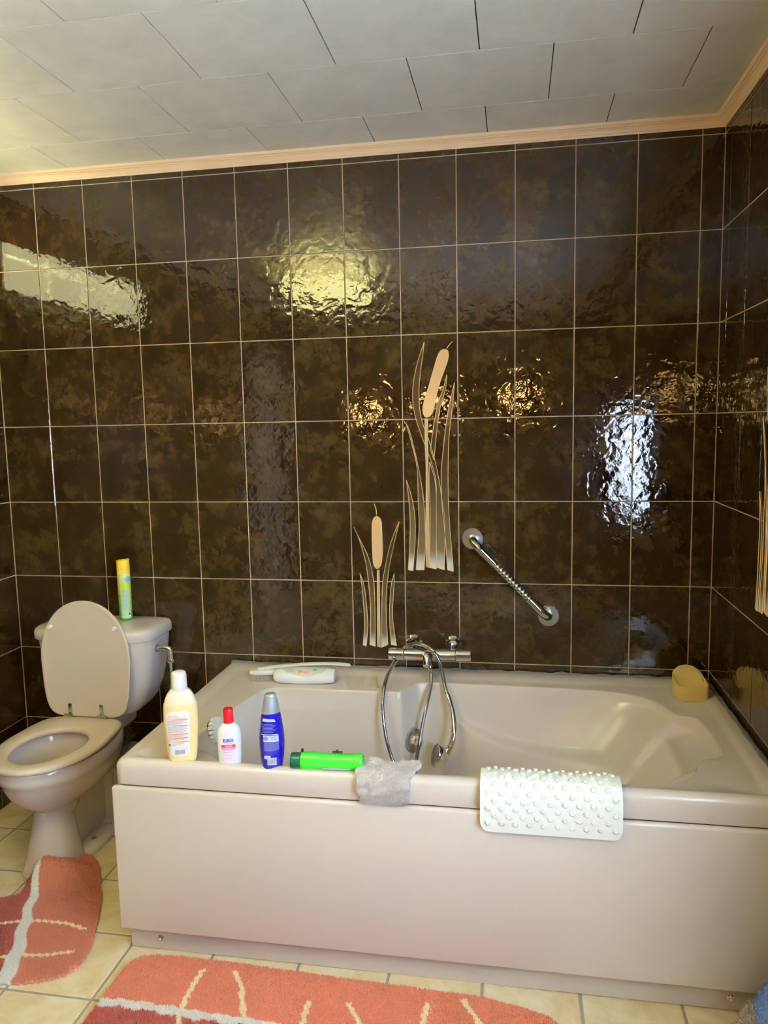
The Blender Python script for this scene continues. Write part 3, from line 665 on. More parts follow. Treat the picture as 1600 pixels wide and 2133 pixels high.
patches('can_small_print', [rect(-.007, .018-.006*(k % 3 == 1), .112-.005*k, .1132-.005*k) for k in range(15)]+[rect(-.010, -.0075, .135-.02*k, .138-.02*k) for k in range(6)], cf, M['inkg'], can, .0007)
patches('can_leaf', [[(-.0225, .030), (-.016, .012), (-.020, .06), (-.0215, .09)], [(-.0222, .09), (-.018, .085), (-.016, .097), (-.022, .100)]], cf, M['leafg'], can, .0006)
patches('can_symbol', [rect(.015, .022, .012, .030)], cf, M['paper'], can, .0008)
patches('can_mark', [rect(.0165, .0205, .019, .028)], cf, mat('print_brown', srgb(90, 40, 40), .5), can, .0010)

# ---------------- bottles on the front rim ----------------
ZD = .5655
def interp(tab):
    zs = [t[0] for t in tab]; vs = [t[1] for t in tab]
    return lambda z: float(np.interp(z, zs, vs))
def bottle(tab, n, name, m, parent, k=56):
    return loft(name, [sell(0, 0, z, a, b, n, k) for z, a, b in tab], m, parent, True, True, 50)
def curve_tab(pts, steps=6): return [tuple(p) for p in spline(pts, steps)]
# amber bubble bath
b1 = empty('shampoo_bottle', (1.092, -.838, ZD), math.radians(22)); tag(b1, 'large bottle of amber bubble bath with white cap and striped back label', 'bottle', 'bath bottles on the front rim')
t1b = curve_tab([(0, .030, .018), (.004, .036, .022), (.03, .0405, .0235), (.08, .0445, .0245), (.115, .0465, .0250), (.14, .0462, .0248), (.165, .0450, .024), (.172, .0425, .0235), (.182, .040, .0228), (.195, .034, .021), (.204, .0265, .018), (.209, .020, .0165)], 4)
body = bottle(t1b, 2.6, 'bottle_body', M['amber'], b1)
lathe('cap', (0, 0, .207), (0, 0, 1), [(0, .0205), (.001, .0212), (.041, .0205), (.047, .0185), (.050, .014), (.0505, .002)], M['white'], b1)
fA = interp([(z, a) for z, a, b in t1b]); fB = interp([(z, b) for z, a, b in t1b]); f1 = wrap_fn(fA, fB, 2.6)
labp = [(-.024, .028), (-.016, .0235), (.016, .0235), (.024, .028), (.0275, .06), (.030, .10), (.031, .135), (.029, .147), (.022, .152), (.012, .150), (0, .1465), (-.012, .150), (-.022, .152), (-.030, .147), (-.032, .135), (-.031, .10), (-.0285, .06)]
shx = -.006
labp = [(u+shx, z) for u, z in labp]
patches('label', [labp], f1, M['paper'], b1, .0006, 18)
ob = [.128, .111, .087, .0755, .0645]
for z in ob: patches('orange_stripe', [rect(-.014+shx, .025+shx, z, z+.0028, -.0012)], f1, M['orange'], b1, .0011)
for q in [rect(-.030+shx, -.014+shx, z+.0010, z+.0038, -.0010) for z in ob]+[rect(-.029+shx, -.016+shx, .1325, .1345), rect(-.012+shx, .02+shx, .1325, .1345)]: patches('pale_stripe', [q], f1, M['orangel'], b1, .0011)
pr_ = []
for z0, z1 in ((.1162, .1265), (.0925, .1095), (.0805, .0855), (.0695, .074)):
    k = 0; z = z1
    while z > z0: pr_.append(rect(-.029+shx, .022+shx-.009*((k*7) % 3 == 1), z-.0011, z)); z -= .0024; k += 1
patches('small_print', pr_+[rect(-.02+shx, .012+shx, .0590, .0600), rect(-.02+shx, -.008+shx, .0565, .0575)], f1, M['inkg'], b1, .0010)
lettering('product_name', 'Bonitia', .0092, -.0145+shx, .1395, f1, M['orangel'], b1, .0012, .95, .0002)
lettering('recycling_mark', 'C', .0090, -.0255+shx, .0570, f1, M['ink'], b1, .0012, .9, .0006)
lettering('date_mark', 'c', .006, .019+shx, .0435, f1, M['ink'], b1, .0012)
random.seed(11); bars = []; u = -.0125
while u < .012:
    w_ = random.choice((.0005, .0008, .0012)); bars.append(rect(u+shx, u+w_+shx, .0295, .0425)); u += w_+random.choice((.0006, .0009, .0013))
patches('barcode', bars, f1, mat('print_midgrey', srgb(110, 110, 118), .5), b1, .0010, 1)
# white soap bottle with red cap
b2 = empty('soap_bottle', (1.232, -.842, ZD), math.radians(20)); tag(b2, 'small white liquid soap bottle with red cap between two taller bottles', 'bottle', 'bath bottles on the front rim')
t2b = curve_tab([(0, .026, .0155), (.003, .0295, .018), (.03, .0315, .0188), (.07, .0322, .019), (.092, .0315, .0188), (.103, .0285, .018), (.112, .0225, .0165), (.118, .0165, .0145), (.121, .0130, .013)], 4)
bottle(t2b, 2.2, 'bottle_body', mat('white_soap_plastic', srgb(244, 248, 248), .25), b2)
lathe('cap', (0, 0, .120), (0, 0, 1), [(0, .0130), (.001, .0138), (.036, .0136), (.0395, .0125), (.040, .002)], M['red'], b2)
gA = interp([(z, a) for z, a, b in t2b]); gB = interp([(z, b) for z, a, b in t2b]); f2 = wrap_fn(gA, gB, 2.2)
sh = -.002
patches('red_band', [rect(-.0195+sh, .0185+sh, .0560, .0640)], f2, M['printred'], b2, .0006, 16)
patches('pink_band', [rect(-.0190+sh, .0185+sh, .0485, .0556)], f2, M['pink'], b2, .0006, 16)
patches('pale_panel', [rect(-.017+sh, .017+sh, .014, .0480)], f2, M['palepink'], b2, .0005, 16)
patches('small_print', [rect(-.0135+sh, .012+sh, .0425, .0434), rect(-.009+sh, .011+sh, .0335, .0343), rect(-.0105+sh, .009+sh, .0255, .0263), rect(-.0125+sh, .011+sh, .0672, .0680), rect(-.0165+sh, .0075+sh, .0105, .0112)], f2, M['inkg'], b2, .0009)
lettering('brand_name', 'EUBOS', .0120, -.0005+sh, .0755, f2, M['indigo'], b2, .0008, .78, .00035)
lettering('product_name', 'LIQUID', .0066, 0+sh, .0600, f2, M['paper'], b2, .0011, .95, .0001)
# blue shampoo bottle with silver cap
b3 = empty('shampoo_bottle', (1.355, -.846, ZD), math.radians(36)); tag(b3, 'dark blue shampoo bottle with tapered silver cap, beside the fallen green bottle', 'bottle', 'bath bottles on the front rim')
t3b = curve_tab([(0, .023, .016), (.003, .026, .019), (.03, .0315, .021), (.07, .0345, .022), (.10, .0335, .0218), (.14, .0282, .0202), (.158, .0248, .0188)], 4)
bottle(t3b, 2.2, 'bottle_body', M['blue'], b3)
t3c = curve_tab([(.158, .0246, .0186), (.159, .0252, .0190), (.18, .0212, .017), (.198, .0168, .0145), (.205, .0158, .0138), (.208, .0135, .012), (.2095, .009, .008)], 3)
bottle(t3c, 2.2, 'cap', M['silver'], b3)
hA = interp([(z, a) for z, a, b in t3b]); hB = interp([(z, b) for z, a, b in t3b]); f3 = wrap_fn(hA, hB, 2.2)
sh = -.006
for q in [[(-.021+sh, .139), (.012+sh, .1355), (.008+sh, .1435), (-.019+sh, .147)], rect(-.022+sh, .018+sh, .084, .1015, -.004), rect(-.025+sh, .017+sh, .1035, .1055, -.004), rect(-.021+sh, -.006+sh, .036, .0455, -.0015), rect(-.014+sh, .010+sh, .018, .0385, -.002)]: patches('pale_panel', [q], f3, M['wh_lav'], b3, .0006)
ln = [rect(-.023+sh, .008+sh+.005*((k*5) % 3-1), .1315-.0036*k, .1327-.0036*k, -.002) for k in range(7)]+[rect(-.021+sh, .018+sh, .080-.0026*k, .0813-.0026*k, -.003) for k in range(9)]
patches('small_print', ln, f3, M['lilac'], b3, .0006)
patches('panel_print', [rect(-.008+sh, .014+sh-.004*(k % 2), .0975-.0028*k, .0984-.0028*k, -.002) for k in range(4)], f3, M['lilac'], b3, .0010)
patches('round_emblem', [[(-.0165+sh+.0065*math.cos(a), .0935+.0075*math.sin(a)) for a in np.linspace(-PI/2, PI*1.5, 20, endpoint=False)]], f3, M['lilac'], b3, .0010)
random.seed(5); bars = []; u = -.0115
while u < .0075:
    w_ = random.choice((.0005, .0009)); bars.append(rect(u+sh, u+w_+sh, .0205, .0340)); u += w_+random.choice((.0006, .001))
patches('barcode', bars, f3, M['lilac'], b3, .0010, 1)
# green shampoo bottle lying down
b4 = empty('shampoo_bottle', (1.408, -.850, ZD+.0255), 0); tag(b4, 'bright green shampoo bottle with dark green cap lying on its side', 'bottle', 'bath bottles on the front rim')
b4.rotation_euler = (0, 0, math.radians(3.0))
def lying(prof, name, m, parent, k=40):
    P = [[(x, a*math.cos(2*PI*i/k), b*math.sin(2*PI*i/k)) for i in range(k)] for x, a, b in prof]
    return loft(name, P, m, parent, True, True, 50)
lying([(0, .017, .018), (.001, .0195, .0205), (.006, .0205, .0215), (.028, .0205, .0215), (.029, .019, .020)], 'cap', M['dgreen'], b4)
lying(curve_tab([(.029, .0195, .0215), (.031, .0205, .0235), (.05, .0210, .0245), (.09, .0205, .0228), (.12, .0200, .0218), (.15, .0205, .0225), (.185, .0220, .0245), (.192, .0215, .0238), (.196, .019, .021), (.197, .016, .018)], 4), 'bottle_body', M['green'], b4)
for x0, x1 in ((.026, .034), (.112, .140)):
    rbox('hook_clip', x0, x1, .004, .012, .0222, .0255, M['ink'], b4, r=.001); rbox('hook_pin', (x0+x1)/2-.003, (x0+x1)/2+.003, .005, .011, .0245, .0305, M['ink'], b4, r=.0012)
lying([(.09, .0001, .0001), (.091, .004, .0015), (.165, .0035, .0015), (.166, .0001, .0001)], 'label_strip', M['inkg'], b4).location = (0, -.0205, -.010)
# bottle lying at the wall side of the rim
b5 = empty('lotion_bottle', (1.143, -.186, ZD+.0262), 0); b5.rotation_euler = (math.radians(34), 0, math.radians(4)); tag(b5, 'white baby lotion bottle lying on the back rim beside the long brush', 'bottle')
t5 = curve_tab([(0, .010, .010), (.004, .020, .015), (.02, .029, .019), (.06, .033, .0215), (.12, .033, .022), (.18, .031, .0215), (.205, .028, .020), (.213, .027, .0195), (.222, .025, .018)], 4)
lying(t5, 'bottle_body', M['white'], b5)
def f5(u, v, off=.0005):
    a = float(np.interp(u, [t[0] for t in t5], [t[1] for t in t5])); b = float(np.interp(u, [t[0] for t in t5], [t[2] for t in t5])); t = max(-.98, min(.98, v/a))
    return (u, v, b*math.sqrt(1-t*t)+off)
f5w = lambda u, z, off=.0004: f5(u, z, off)
M['pale_y'] = mat('print_pale_yellow', srgb(214, 216, 190), .4)
patches('label', [[(.028, .012), (.05, -.004), (.09, -.016), (.125, -.020), (.155, -.014), (.185, 0), (.195, .016), (.19, .024), (.04, .024)]], f5w, M['pale_y'], b5, .0006, 20)
patches('orange_fish', [[(.100+.009*math.cos(a), -.001+.007*math.sin(a)) for a in np.linspace(-PI/2, PI*1.5, 16, endpoint=False)]], f5w, M['orange'], b5, .0011)
patches('pink_shape', [[(.121+.012*math.cos(a), -.004+.007*math.sin(a)) for a in np.linspace(-PI/2, PI*1.5, 16, endpoint=False)]], f5w, M['pink'], b5, .0010)
patches('blue_shape', [[(.152+.009*math.cos(a), .009+.007*math.sin(a)) for a in np.linspace(-PI/2, PI*1.5, 16, endpoint=False)]], f5w, M['aqua'], b5, .0010)
lettering('script_name', 'Zwit', .016, .062, .004, f5w, M['inkg'], b5, .0011, .9)
# long-handled bath brush
br = empty('bath_brush', (1.10, -.165, ZD), 0); tag(br, 'white long-handled bath brush lying bristles down on the back rim', 'brush')
br.rotation_euler = (0, math.radians(-1.5), math.radians(8))
hd = [sell(.0, 0, z, a, b, 3, 40) for z, a, b in ((.024, .048, .024), (.027, .053, .028), (.034, .054, .029), (.039, .050, .026), (.041, .040, .02))]
loft('brush_head', hd, M['white'], br, True, True, 50)
hp = spline([(-.02, 0, .040), (.02, 0, .045), (.06, 0, .0485), (.12, .002, .051), (.20, .004, .051), (.27, .006, .047), (.315, .007, .041)], 6)
P, T_, U_ = frame_path(hp); Rr = []
for q, (p_, t_, u_) in enumerate(zip(P, T_, U_)):
    w_ = t_.cross(u_); f_ = q/(len(P)-1); wd = .010+.003*math.sin(f_*PI)+(.002 if f_ > .8 else 0); 
    if f_ > .97: wd *= .6
    if f_ < .03: wd *= .5
    Rr.append([tuple(p_+u_*math.cos(2*PI*i/20)*.005+w_*math.sin(2*PI*i/20)*wd) for i in range(20)])
loft('brush_handle', Rr, M['white'], br, True, True, 50)
V = []; F = []
for i in range(22):
    for j in range(9):
        x = -.046+.092*i/21; y_ = -.022+.044*j/8
        if (x/.05)**4+(y_/.026)**4 > 1: continue
        lx, ly = random.uniform(-.002, .002), random.uniform(-.0025, .001)-(.003 if j == 0 else 0); b_ = len(V)
        for s_ in range(4):
            a = PI/2*s_; V.append((x+.0009*math.cos(a), y_+.0009*math.sin(a), .026))
        for s_ in range(4):
            a = PI/2*s_; V.append((x+lx+.0009*math.cos(a), y_+ly+.0009*math.sin(a), .001))
        for s_ in range(4): F.append((b_+s_, b_+(s_+1) % 4, b_+4+(s_+1) % 4, b_+4+s_))
        F.append((b_+4, b_+5, b_+6, b_+7))
pyd('bristles', V, F, M['bristle'], br, False)['kind'] = 'stuff'

# ---------------- soap dish ----------------
sd = empty('soap_dish', (2.574, -.160, ZD), math.radians(4)); tag(sd, 'mustard yellow plastic soap dish with scooped opening in the corner of the tub rim', 'soap dish')
n_ = 72; base = sell(0, 0, 0, .050, .054, 5, n_)
def topz(x, y): 
    s_ = (y+.054)/.108; front = .047+.009*(1-(x/.05)**2); back = .068+.024*(1-(x/.05)**2); return front+(back-front)*(s_**1.1)
R_ = [[(x*.90, y*.90, .0) for x, y, z in base], [(x*.96, y*.96, .002) for x, y, z in base], [(x, y, .008) for x, y, z in base], [(x, y, .0265) for x, y, z in base], [(x*.992, y*.992, .0270) for x, y, z in base], [(x, y, .0275) for x, y, z in base],
      [(x, y, topz(x, y)-.002) for x, y, z in base], [(x*.985, y*.985, topz(x, y)) for x, y, z in base], [(x*.95, y*.95, topz(x, y)-.0005) for x, y, z in base], [(x*.93, y*.93, topz(x, y)-.004) for x, y, z in base]]
for s_ in (.85, .7, .5, .3, .1):
    r_ = []
    for x, y, z in base:
        X, Y = x*s_*.93, y*s_*.93-.012*(1-s_)
        r_.append((X, Y, max(.018, .022+.55*max(0, Y+.030)+.38*max(0, X-.004+.25*Y))))
    R_.append(r_)
loft('dish_body', R_, M['soapbox'], sd, True, True, 35)

# ---------------- mixer, hose and hand shower ----------------
mx = empty('bath_mixer', (0, 0, 0)); tag(mx, 'chrome thermostatic bath mixer bar on the tiled wall above the tub', 'tap')
YB = -.078
def cyl(name, a, b, r, m, parent, k=32):
    a, b = Vector(a), Vector(b); d = b-a; return lathe(name, a, d, [(0, r*.93), (.0015, r), (d.length-.0015, r), (d.length, r*.93)], m, parent, k)
zb = lambda x: .6515+(x-1.55)*.012
cyl('temperature_knob', (1.548, YB, zb(1.548)), (1.604, YB, zb(1.604)), .0215, M['chrome'], mx)
cyl('mixer_bar', (1.6055, YB, zb(1.605)), (1.790, YB, zb(1.79)), .0205, M['chrome'], mx)
cyl('flow_knob', (1.7915, YB, zb(1.79)), (1.846, YB, zb(1.846)), .0215, M['chrome'], mx)
for x in (1.632, 1.778):
    lathe('wall_rose', (x, -.001, .676), (0, -1, -.05), [(0, .030), (.006, .030), (.012, .024), (.020, .019), (.030, .018)], M['chrome'], mx)
    tube('connector', [(x, -.02, .672), (x, -.05, .664), (x, YB, .655)], .014, M['chrome'], mx, 20)
lathe('diverter', (1.692, YB-.010, .662), (0, -.62, -.79), [(0, .001), (.002, .014), (.010, .0195), (.026, .0205), (.040, .0180), (.050, .0155), (.054, .010), (.055, .001)], M['chrome'], mx)
cyl('outlet', (1.700, -.112, .630), (1.7054, -.117, .600), .0095, M['chrome'], mx, 24)
hs = empty('shower_hose', (0, 0, 0)); tag(hs, 'ribbed chrome shower hose looping from the mixer down into the tub', 'hose')
path = spline(HOSE, 14); P, T_, U_ = frame_path(path)
# resample evenly and give the ribs real relief
d_ = [0.0]
for a, b in zip(path[:-1], path[1:]): d_.append(d_[-1]+(Vector(b)-Vector(a)).length)
Lh = d_[-1]; nh = int(Lh/.00085); tt_ = np.linspace(0, Lh, nh); arr = np.array(path)
res_ = [tuple(float(np.interp(t, d_, arr[:, c])) for c in range(3)) for t in tt_]
hose = tube('hose_sheath', res_, [.0072+(.0006 if (i % 4) < 2 else -.0016) for i in range(nh)], M['chrome'], hs, 14)
hose.data.materials.append(M['hosecore'])
for pgn in hose.data.polygons[:-2]:
    if (pgn.index//14) % 4 in (2, ): pgn.material_index = 1
ax_ = Vector((-.90, -.28, .30)).normalized(); hh = empty('hand_shower', (0, 0, 0)); tag(hh, 'chrome hand shower hanging by its hose against the inside of the tub', 'hand shower')
HANDLE.append([HEADC[0]-ax_[0]*.020, HEADC[1]-ax_[1]*.020, HEADC[2]-ax_[2]*.020]); hp = spline(HANDLE, 8); nn_ = len(hp)
tube('shower_handle', hp, [(.0092+.0006*i/8) if i < 8 else (.0094+.0036*ss(8, nn_-8, i) if i < nn_-4 else .0125) for i in range(nn_)], M['chrome'], hh, 24)
ax = Vector((-.90, -.28, .30)).normalized(); hc = Vector(HEADC)
lathe('shower_head', hc-ax*.034, ax, [(0, .004), (.002, .013), (.010, .024), (.024, .035), (.038, .0415), (.045, .0425), (.049, .041), (.0505, .035)], M['chrome'], hh, 40)
lathe('spray_face', hc+ax*.0160, ax, [(0, .035), (.001, .034), (.0015, .001)], M['greyp'], hh, 40)

# ---------------- grab bar ----------------
gb = empty('grab_bar', (0, 0, 0)); tag(gb, 'diagonal stainless steel grab bar with scalloped grip on the tiled wall', 'grab bar')
A, B = Vector((1.85, 0, 1.066)), Vector((2.12, 0, .788))
for c in (A, B): lathe('wall_flange', c+Vector((0, -.0005, 0)), (0, -1, 0), [(0, .0385), (.004, .0385), (.006, .037), (.0065, .016), (.009, .0158), (.0095, .0150)], M['steel'], gb, 48)
d = (B-A); ln_ = d.length; d.normalize(); o_ = Vector((0, -1, 0)); K = 200; pts = []; rad = []
Rb = .042
for i in range(K+1):
    s_ = ln_*i/K
    # arc-shaped bends at both ends
    e_ = min(s_, ln_-s_); h = .052 if e_ > Rb else .052*math.sqrt(max(0, 1-(1-e_/Rb)**2))
    if s_ > Rb and s_ < ln_-Rb: h = .052
    pts.append(tuple(A+d*s_+o_*(.004+h)))
    if .115 < s_ < ln_-.10: rad.append(.0148+.0015*math.cos((s_-.115)/.0155*2*PI))
    else: rad.append(.0153)
# denser samples on the steep ends
t0 = [tuple(A+d*(Rb*(1-math.cos(a)))+o_*(.004+.052*math.sin(a))) for a in np.linspace(0, PI/2, 14)]
t9 = [tuple(B-d*(Rb*(1-math.cos(a)))+o_*(.004+.052*math.sin(a))) for a in np.linspace(PI/2, 0, 14)]
mid = [(p, r) for p, r, i in zip(pts, rad, range(K+1)) if ln_*i/K > Rb+.004 and ln_*i/K < ln_-Rb-.004]
tube('bar', t0+[m_[0] for m_ in mid]+t9, [.0153]*14+[m_[1] for m_ in mid]+[.0153]*14, mat('polished_steel', (.5, .48, .42, 1), .14, 1), gb, 28)

# ---------------- wash mitt and suction mat on the rim ----------------
def drape(xa, xb, prof, nx, th, warp=None):
    """sheet swept along x over a (y, z) profile; returns verts, faces and outward normals"""
    P = np.array(prof); Tn = np.gradient(P, axis=0); Tn /= np.linalg.norm(Tn, axis=1)[:, None]; Nn = np.c_[-Tn[:, 1], Tn[:, 0]]
    return P, Nn
def tufts(name, P, Nn, C, h, wdt, lean, m, parent, jit=.25):
    """one small pointed blade per point"""
    n = len(P); a = rng.uniform(0, 2*PI, n); hh_ = h*(1+jit*rng.standard_normal(n)*.5)
    ref = np.where(np.abs(Nn[:, 2:3]) > .9, np.array([[1., 0, 0]]), np.array([[0, 0, 1.]]))
    u = np.cross(Nn, ref); u /= np.linalg.norm(u, axis=1)[:, None]; v = np.cross(Nn, u)
    d1 = u*np.cos(a)[:, None]+v*np.sin(a)[:, None]; la = rng.uniform(0, 2*PI, n); d2 = (u*np.cos(la)[:, None]+v*np.sin(la)[:, None])*(lean*rng.uniform(0, 1, n))[:, None]
    V = np.empty((n, 3, 3)); V[:, 0] = P-d1*wdt/2; V[:, 1] = P+d1*wdt/2; V[:, 2] = P+Nn*hh_[:, None]+d2
    me = bpy.data.meshes.new(name); me.vertices.add(3*n); me.vertices.foreach_set('co', V.reshape(-1)); me.loops.add(3*n); me.loops.foreach_set('vertex_index', np.arange(3*n))
    me.polygons.add(n); me.polygons.foreach_set('loop_start', np.arange(n)*3); me.polygons.foreach_set('loop_total', np.full(n, 3)); me.update(calc_edges=True)
    ca = me.color_attributes.new('Col', 'FLOAT_COLOR', 'POINT'); cc_ = np.repeat(np.c_[C, np.ones(n)], 3, axis=0).reshape(n, 3, 4).copy(); cc_[:, :2, :3] *= .92
    ca.data.foreach_set('color', cc_.reshape(-1)); o = link(name, me, m, parent, False); o['kind'] = 'stuff'; return o
def setcol(o, C):
    ca = o.data.color_attributes.new('Col', 'FLOAT_COLOR', 'POINT'); ca.data.foreach_set('color', np.c_[C, np.ones(len(C))].reshape(-1))
def sheet(name, xa, xb, prof, nx, thick, m, parent, shape=None):
    P = np.array(spline(prof, 6)); Tn = np.gradient(P, axis=0); Tn /= np.linalg.norm(Tn, axis=1)[:, None]; Nn = np.c_[Tn[:, 1], -Tn[:, 0]]
    n = len(P); V = []; F = []; O = []; ON = []
    dd = np.r_[0, np.cumsum(np.hypot(*np.diff(P, axis=0).T))]; 
    for side in (0, 1):
        for i in range(nx+1):
            for k in range(n):
                u = i/nx; s = dd[k]/dd[-1]; x = xa+(xb-xa)*u; y, z = P[k]; off = thick*side
                if shape: x, y, z, off = shape(u, s, x, y, z, off, Nn[k])
                V.append((x, y+Nn[k][0]*off, z+Nn[k][1]*off))
                if side: O.append(V[-1]); ON.append((0, Nn[k][0], Nn[k][1]))
    S_ = (nx+1)*n
    for i in range(nx):
        for k in range(n-1):
            a = i*n+k; q = (a, a+1, a+n+1, a+n); F.append(q); F.append(tuple(S_+t for t in q[::-1]))
    per = [i*n for i in range(nx+1)]+[nx*n+k for k in range(1, n)]+[i*n+n-1 for i in range(nx-1, -1, -1)]+[k for k in range(n-2, 0, -1)]
    for a, b in zip(per, per[1:]+per[:1]): F.append((a, b, S_+b, S_+a))
    bm = bmesh.new(); vs = [bm.verts.new(v) for v in V]; bm.verts.ensure_lookup_table()
    for f_ in F: bm.faces.new([vs[t] for t in f_])
    o = bmo(name, bm, m, parent, True, 60)
    return o, np.array(O), np.array(ON), P, Nn, dd
# mitt
mt = empty('wash_mitt', (0, 0, 0)); tag(mt, 'greyish terry wash mitt draped over the front rim of the tub', 'wash mitt')
def mshape(u, s, x, y, z, off, nk):
    x += .004*math.sin(s*9)+.003*math.sin(s*23+u*5); c = .012*(1-s)*(u > .8)*(u-.8)*5
    # rounded corners at the hanging end, slanted right edge
    e = max(0, (s-.80)/.20); w = e*e*.008; x += w*(1 if u < .5 else -1)*abs(2*u-1)**6*1.0
    x += -.030*max(0, u-.5)*2*s**1.2*.9
    pf = .0014*math.sin(u*13+s*5)+.0008*math.sin(u*29+s*17)+.0008*math.sin(s*31+u*7)
    z += (.004*math.sin(u*9))*(s < .2) ; return x, y, z, off+ (pf+.004)*(1 if off > 0 else .0)
o, O, ON, *_ = sheet('terry_cloth', 1.597, 1.752, [(-.800, .574), (-.826, .5755), (-.850, .5775), (-.868, .5765), (-.880, .570), (-.8855, .560), (-.8865, .545), (-.8868, .53), (-.887, .516), (-.887, .507)], 46, .005, M['fibre'], mt, mshape)
grey = np.array(srgb(226, 216, 208)[:3]); setcol(o, np.tile(grey, (len(o.data.vertices), 1)))
idx = rng.integers(0, len(O), 22000); pp = O[idx]+np.c_[rng.uniform(-.0017, .0017, 22000), rng.uniform(-.0004, .0004, 22000), rng.uniform(-.0017, .0017, 22000)]
nv = ON[idx]; cl = grey*(1+.14*rng.standard_normal((22000, 1)))
tufts('terry_loops', pp, nv, np.clip(cl, .2, .95), .0028, .0011, .0016, M['fibre'], mt)
# mat
sm = empty('suction_bath_mat', (0, 0, 0)); tag(sm, 'white rubber bath mat with suction cups folded over the front rim', 'bath mat')
mprof = [(-.775, .49), (-.782, .53), (-.793, .562), (-.81, .580), (-.832, .588), (-.856, .588), (-.876, .581), (-.890, .566), (-.897, .545), (-.900, .52), (-.9015, .49), (-.902, .460)]
XL, XR = 1.915, 2.262
def bshape(u, s, x, y, z, off, nk):
    e = max(0, (s-.90)/.10); w = .020*(1-math.sqrt(max(0, 1-e*e))); x += w*(1 if u < .5 else -1)*abs(2*u-1)**10
    return x, y, z, off
o, O, ON, Pm, Nm, dm = sheet('mat_sheet', XL, XR, mprof, 60, .0028, M['rubber'], sm, bshape)
bm = bmesh.new(); kk = 14; prev = None
for r_, h_ in ((.0048, -.0008), (.0045, .0016), (.0062, .0040), (.0066, .0048), (.0050, .0052), (.0012, .0044)):
    cur = [bm.verts.new((r_*math.cos(2*PI*i/kk), r_*math.sin(2*PI*i/kk), h_)) for i in range(kk)]
    if prev:
        for i in range(kk): bm.faces.new((prev[i], prev[(i+1) % kk], cur[(i+1) % kk], cur[i]))
    prev = cur
bm.faces.new(prev); cupme = bpy.data.meshes.new('suction_cup'); bm.to_mesh(cupme); bm.free(); cupme.materials.append(M['rubber']); cupme.shade_smooth()
tot = dm[-1]; row = 0; s_ = tot-.026
while s_ > .05:
    y_ = float(np.interp(s_, dm, Pm[:, 0])); z_ = float(np.interp(s_, dm, Pm[:, 1])); ny = float(np.interp(s_, dm, Nm[:, 0])); nz_ = float(np.interp(s_, dm, Nm[:, 1]))
    nv_ = Vector((0, ny, nz_)).normalized(); off0 = .0 if row % 2 == 0 else .0172
    for i in range(10 if row % 2 == 0 else 9):
        x = XL+.020+off0+i*.0344
        c = bpy.data.objects.new('suction_cup', cupme); COL.objects.link(c); c.parent = sm
        c.location = (x, y_+nv_.y*.0028, z_+nv_.z*.0028); c.rotation_mode = 'QUATERNION'; c.rotation_quaternion = nv_.to_track_quat('Z', 'Y')
    s_ -= .0185; row += 1

# ---------------- rugs ----------------
def inside(poly, X, Y):
    P = np.array(poly); r = np.zeros(X.shape, bool); j = len(P)-1
    for i in range(len(P)):
        c = ((P[i, 1] > Y) != (P[j, 1] > Y)) & (X < (P[j, 0]-P[i, 0])*(Y-P[i, 1])/(P[j, 1]-P[i, 1]+1e-12)+P[i, 0]); r ^= c; j = i
    return r
def pdist(line, X, Y):
    best = np.full(X.shape, 9.)
    for (ax_, ay), (bx, by) in zip(line[:-1], line[1:]):
        dx, dy = bx-ax_, by-ay; t = np.clip(((X-ax_)*dx+(Y-ay)*dy)/(dx*dx+dy*dy+1e-12), 0, 1); best = np.minimum(best, np.hypot(X-ax_-t*dx, Y-ay-t*dy))
    return best
SAL = np.array(srgb(224, 138, 98)[:3]); DRK = np.array(srgb(182, 84, 58)[:3]); WHT = np.array([1., .98, .93]); CRM = np.array([1., .86, .55])
def rug(name, poly, colf, zf, n, label):
    o = empty(name, (0, 0, 0)); tag(o, label, 'rug')
    P = np.array(poly); x0, y0 = P.min(0); x1, y1 = P.max(0); st = .005
    X, Y = np.meshgrid(np.arange(x0, x1, st), np.arange(y0, y1, st), indexing='ij'); ok = inside(poly, X, Y)
    Z = zf(X, Y); nx_, ny_ = X.shape; idm = -np.ones(X.shape, int); idm[ok] = np.arange(ok.sum()); V = np.c_[X[ok], Y[ok], Z[ok]+.0125]; nb = len(V)
    F = []; q = ok[:-1, :-1] & ok[1:, :-1] & ok[1:, 1:] & ok[:-1, 1:]
    for i, j in zip(*np.nonzero(q)): F.append((idm[i, j], idm[i+1, j], idm[i+1, j+1], idm[i, j+1]))
    Vb = V.copy(); Vb[:, 2] -= .0115
    ed = {}
    for f_ in F:
        for a, b in zip(f_, f_[1:]+f_[:1]): ed[(a, b)] = 1
    F2 = [tuple(nb+t for t in f_[::-1]) for f_ in F]+[(b, a, nb+a, nb+b) for (a, b) in ed if (b, a) not in ed]
    bk = pyd('backing', np.r_[V, Vb].tolist(), [tuple(int(t) for t in f_) for f_ in F+F2], M['fibre'], o, True)
    C = colf(V[:, 0], V[:, 1]); setcol(bk, np.clip(np.r_[C, C]*.97, 0, 1))
    pts = rng.uniform((x0, y0), (x1, y1), (int(n*1.6), 2)); pts = pts[inside(poly, pts[:, 0], pts[:, 1])][:n]
    z = zf(pts[:, 0], pts[:, 1]); C = colf(pts[:, 0], pts[:, 1])*(1+.07*rng.standard_normal((len(pts), 1)))
    nz = np.zeros((len(pts), 3)); nz[:, 2] = 1
    tufts('pile', np.c_[pts, z+.010], nz, np.clip(C, .01, 1.0), .0075, .0030, .0045, M['fibre'], o)
    return o
def wob(x, a, f, p): return a*np.sin(x*f+p)
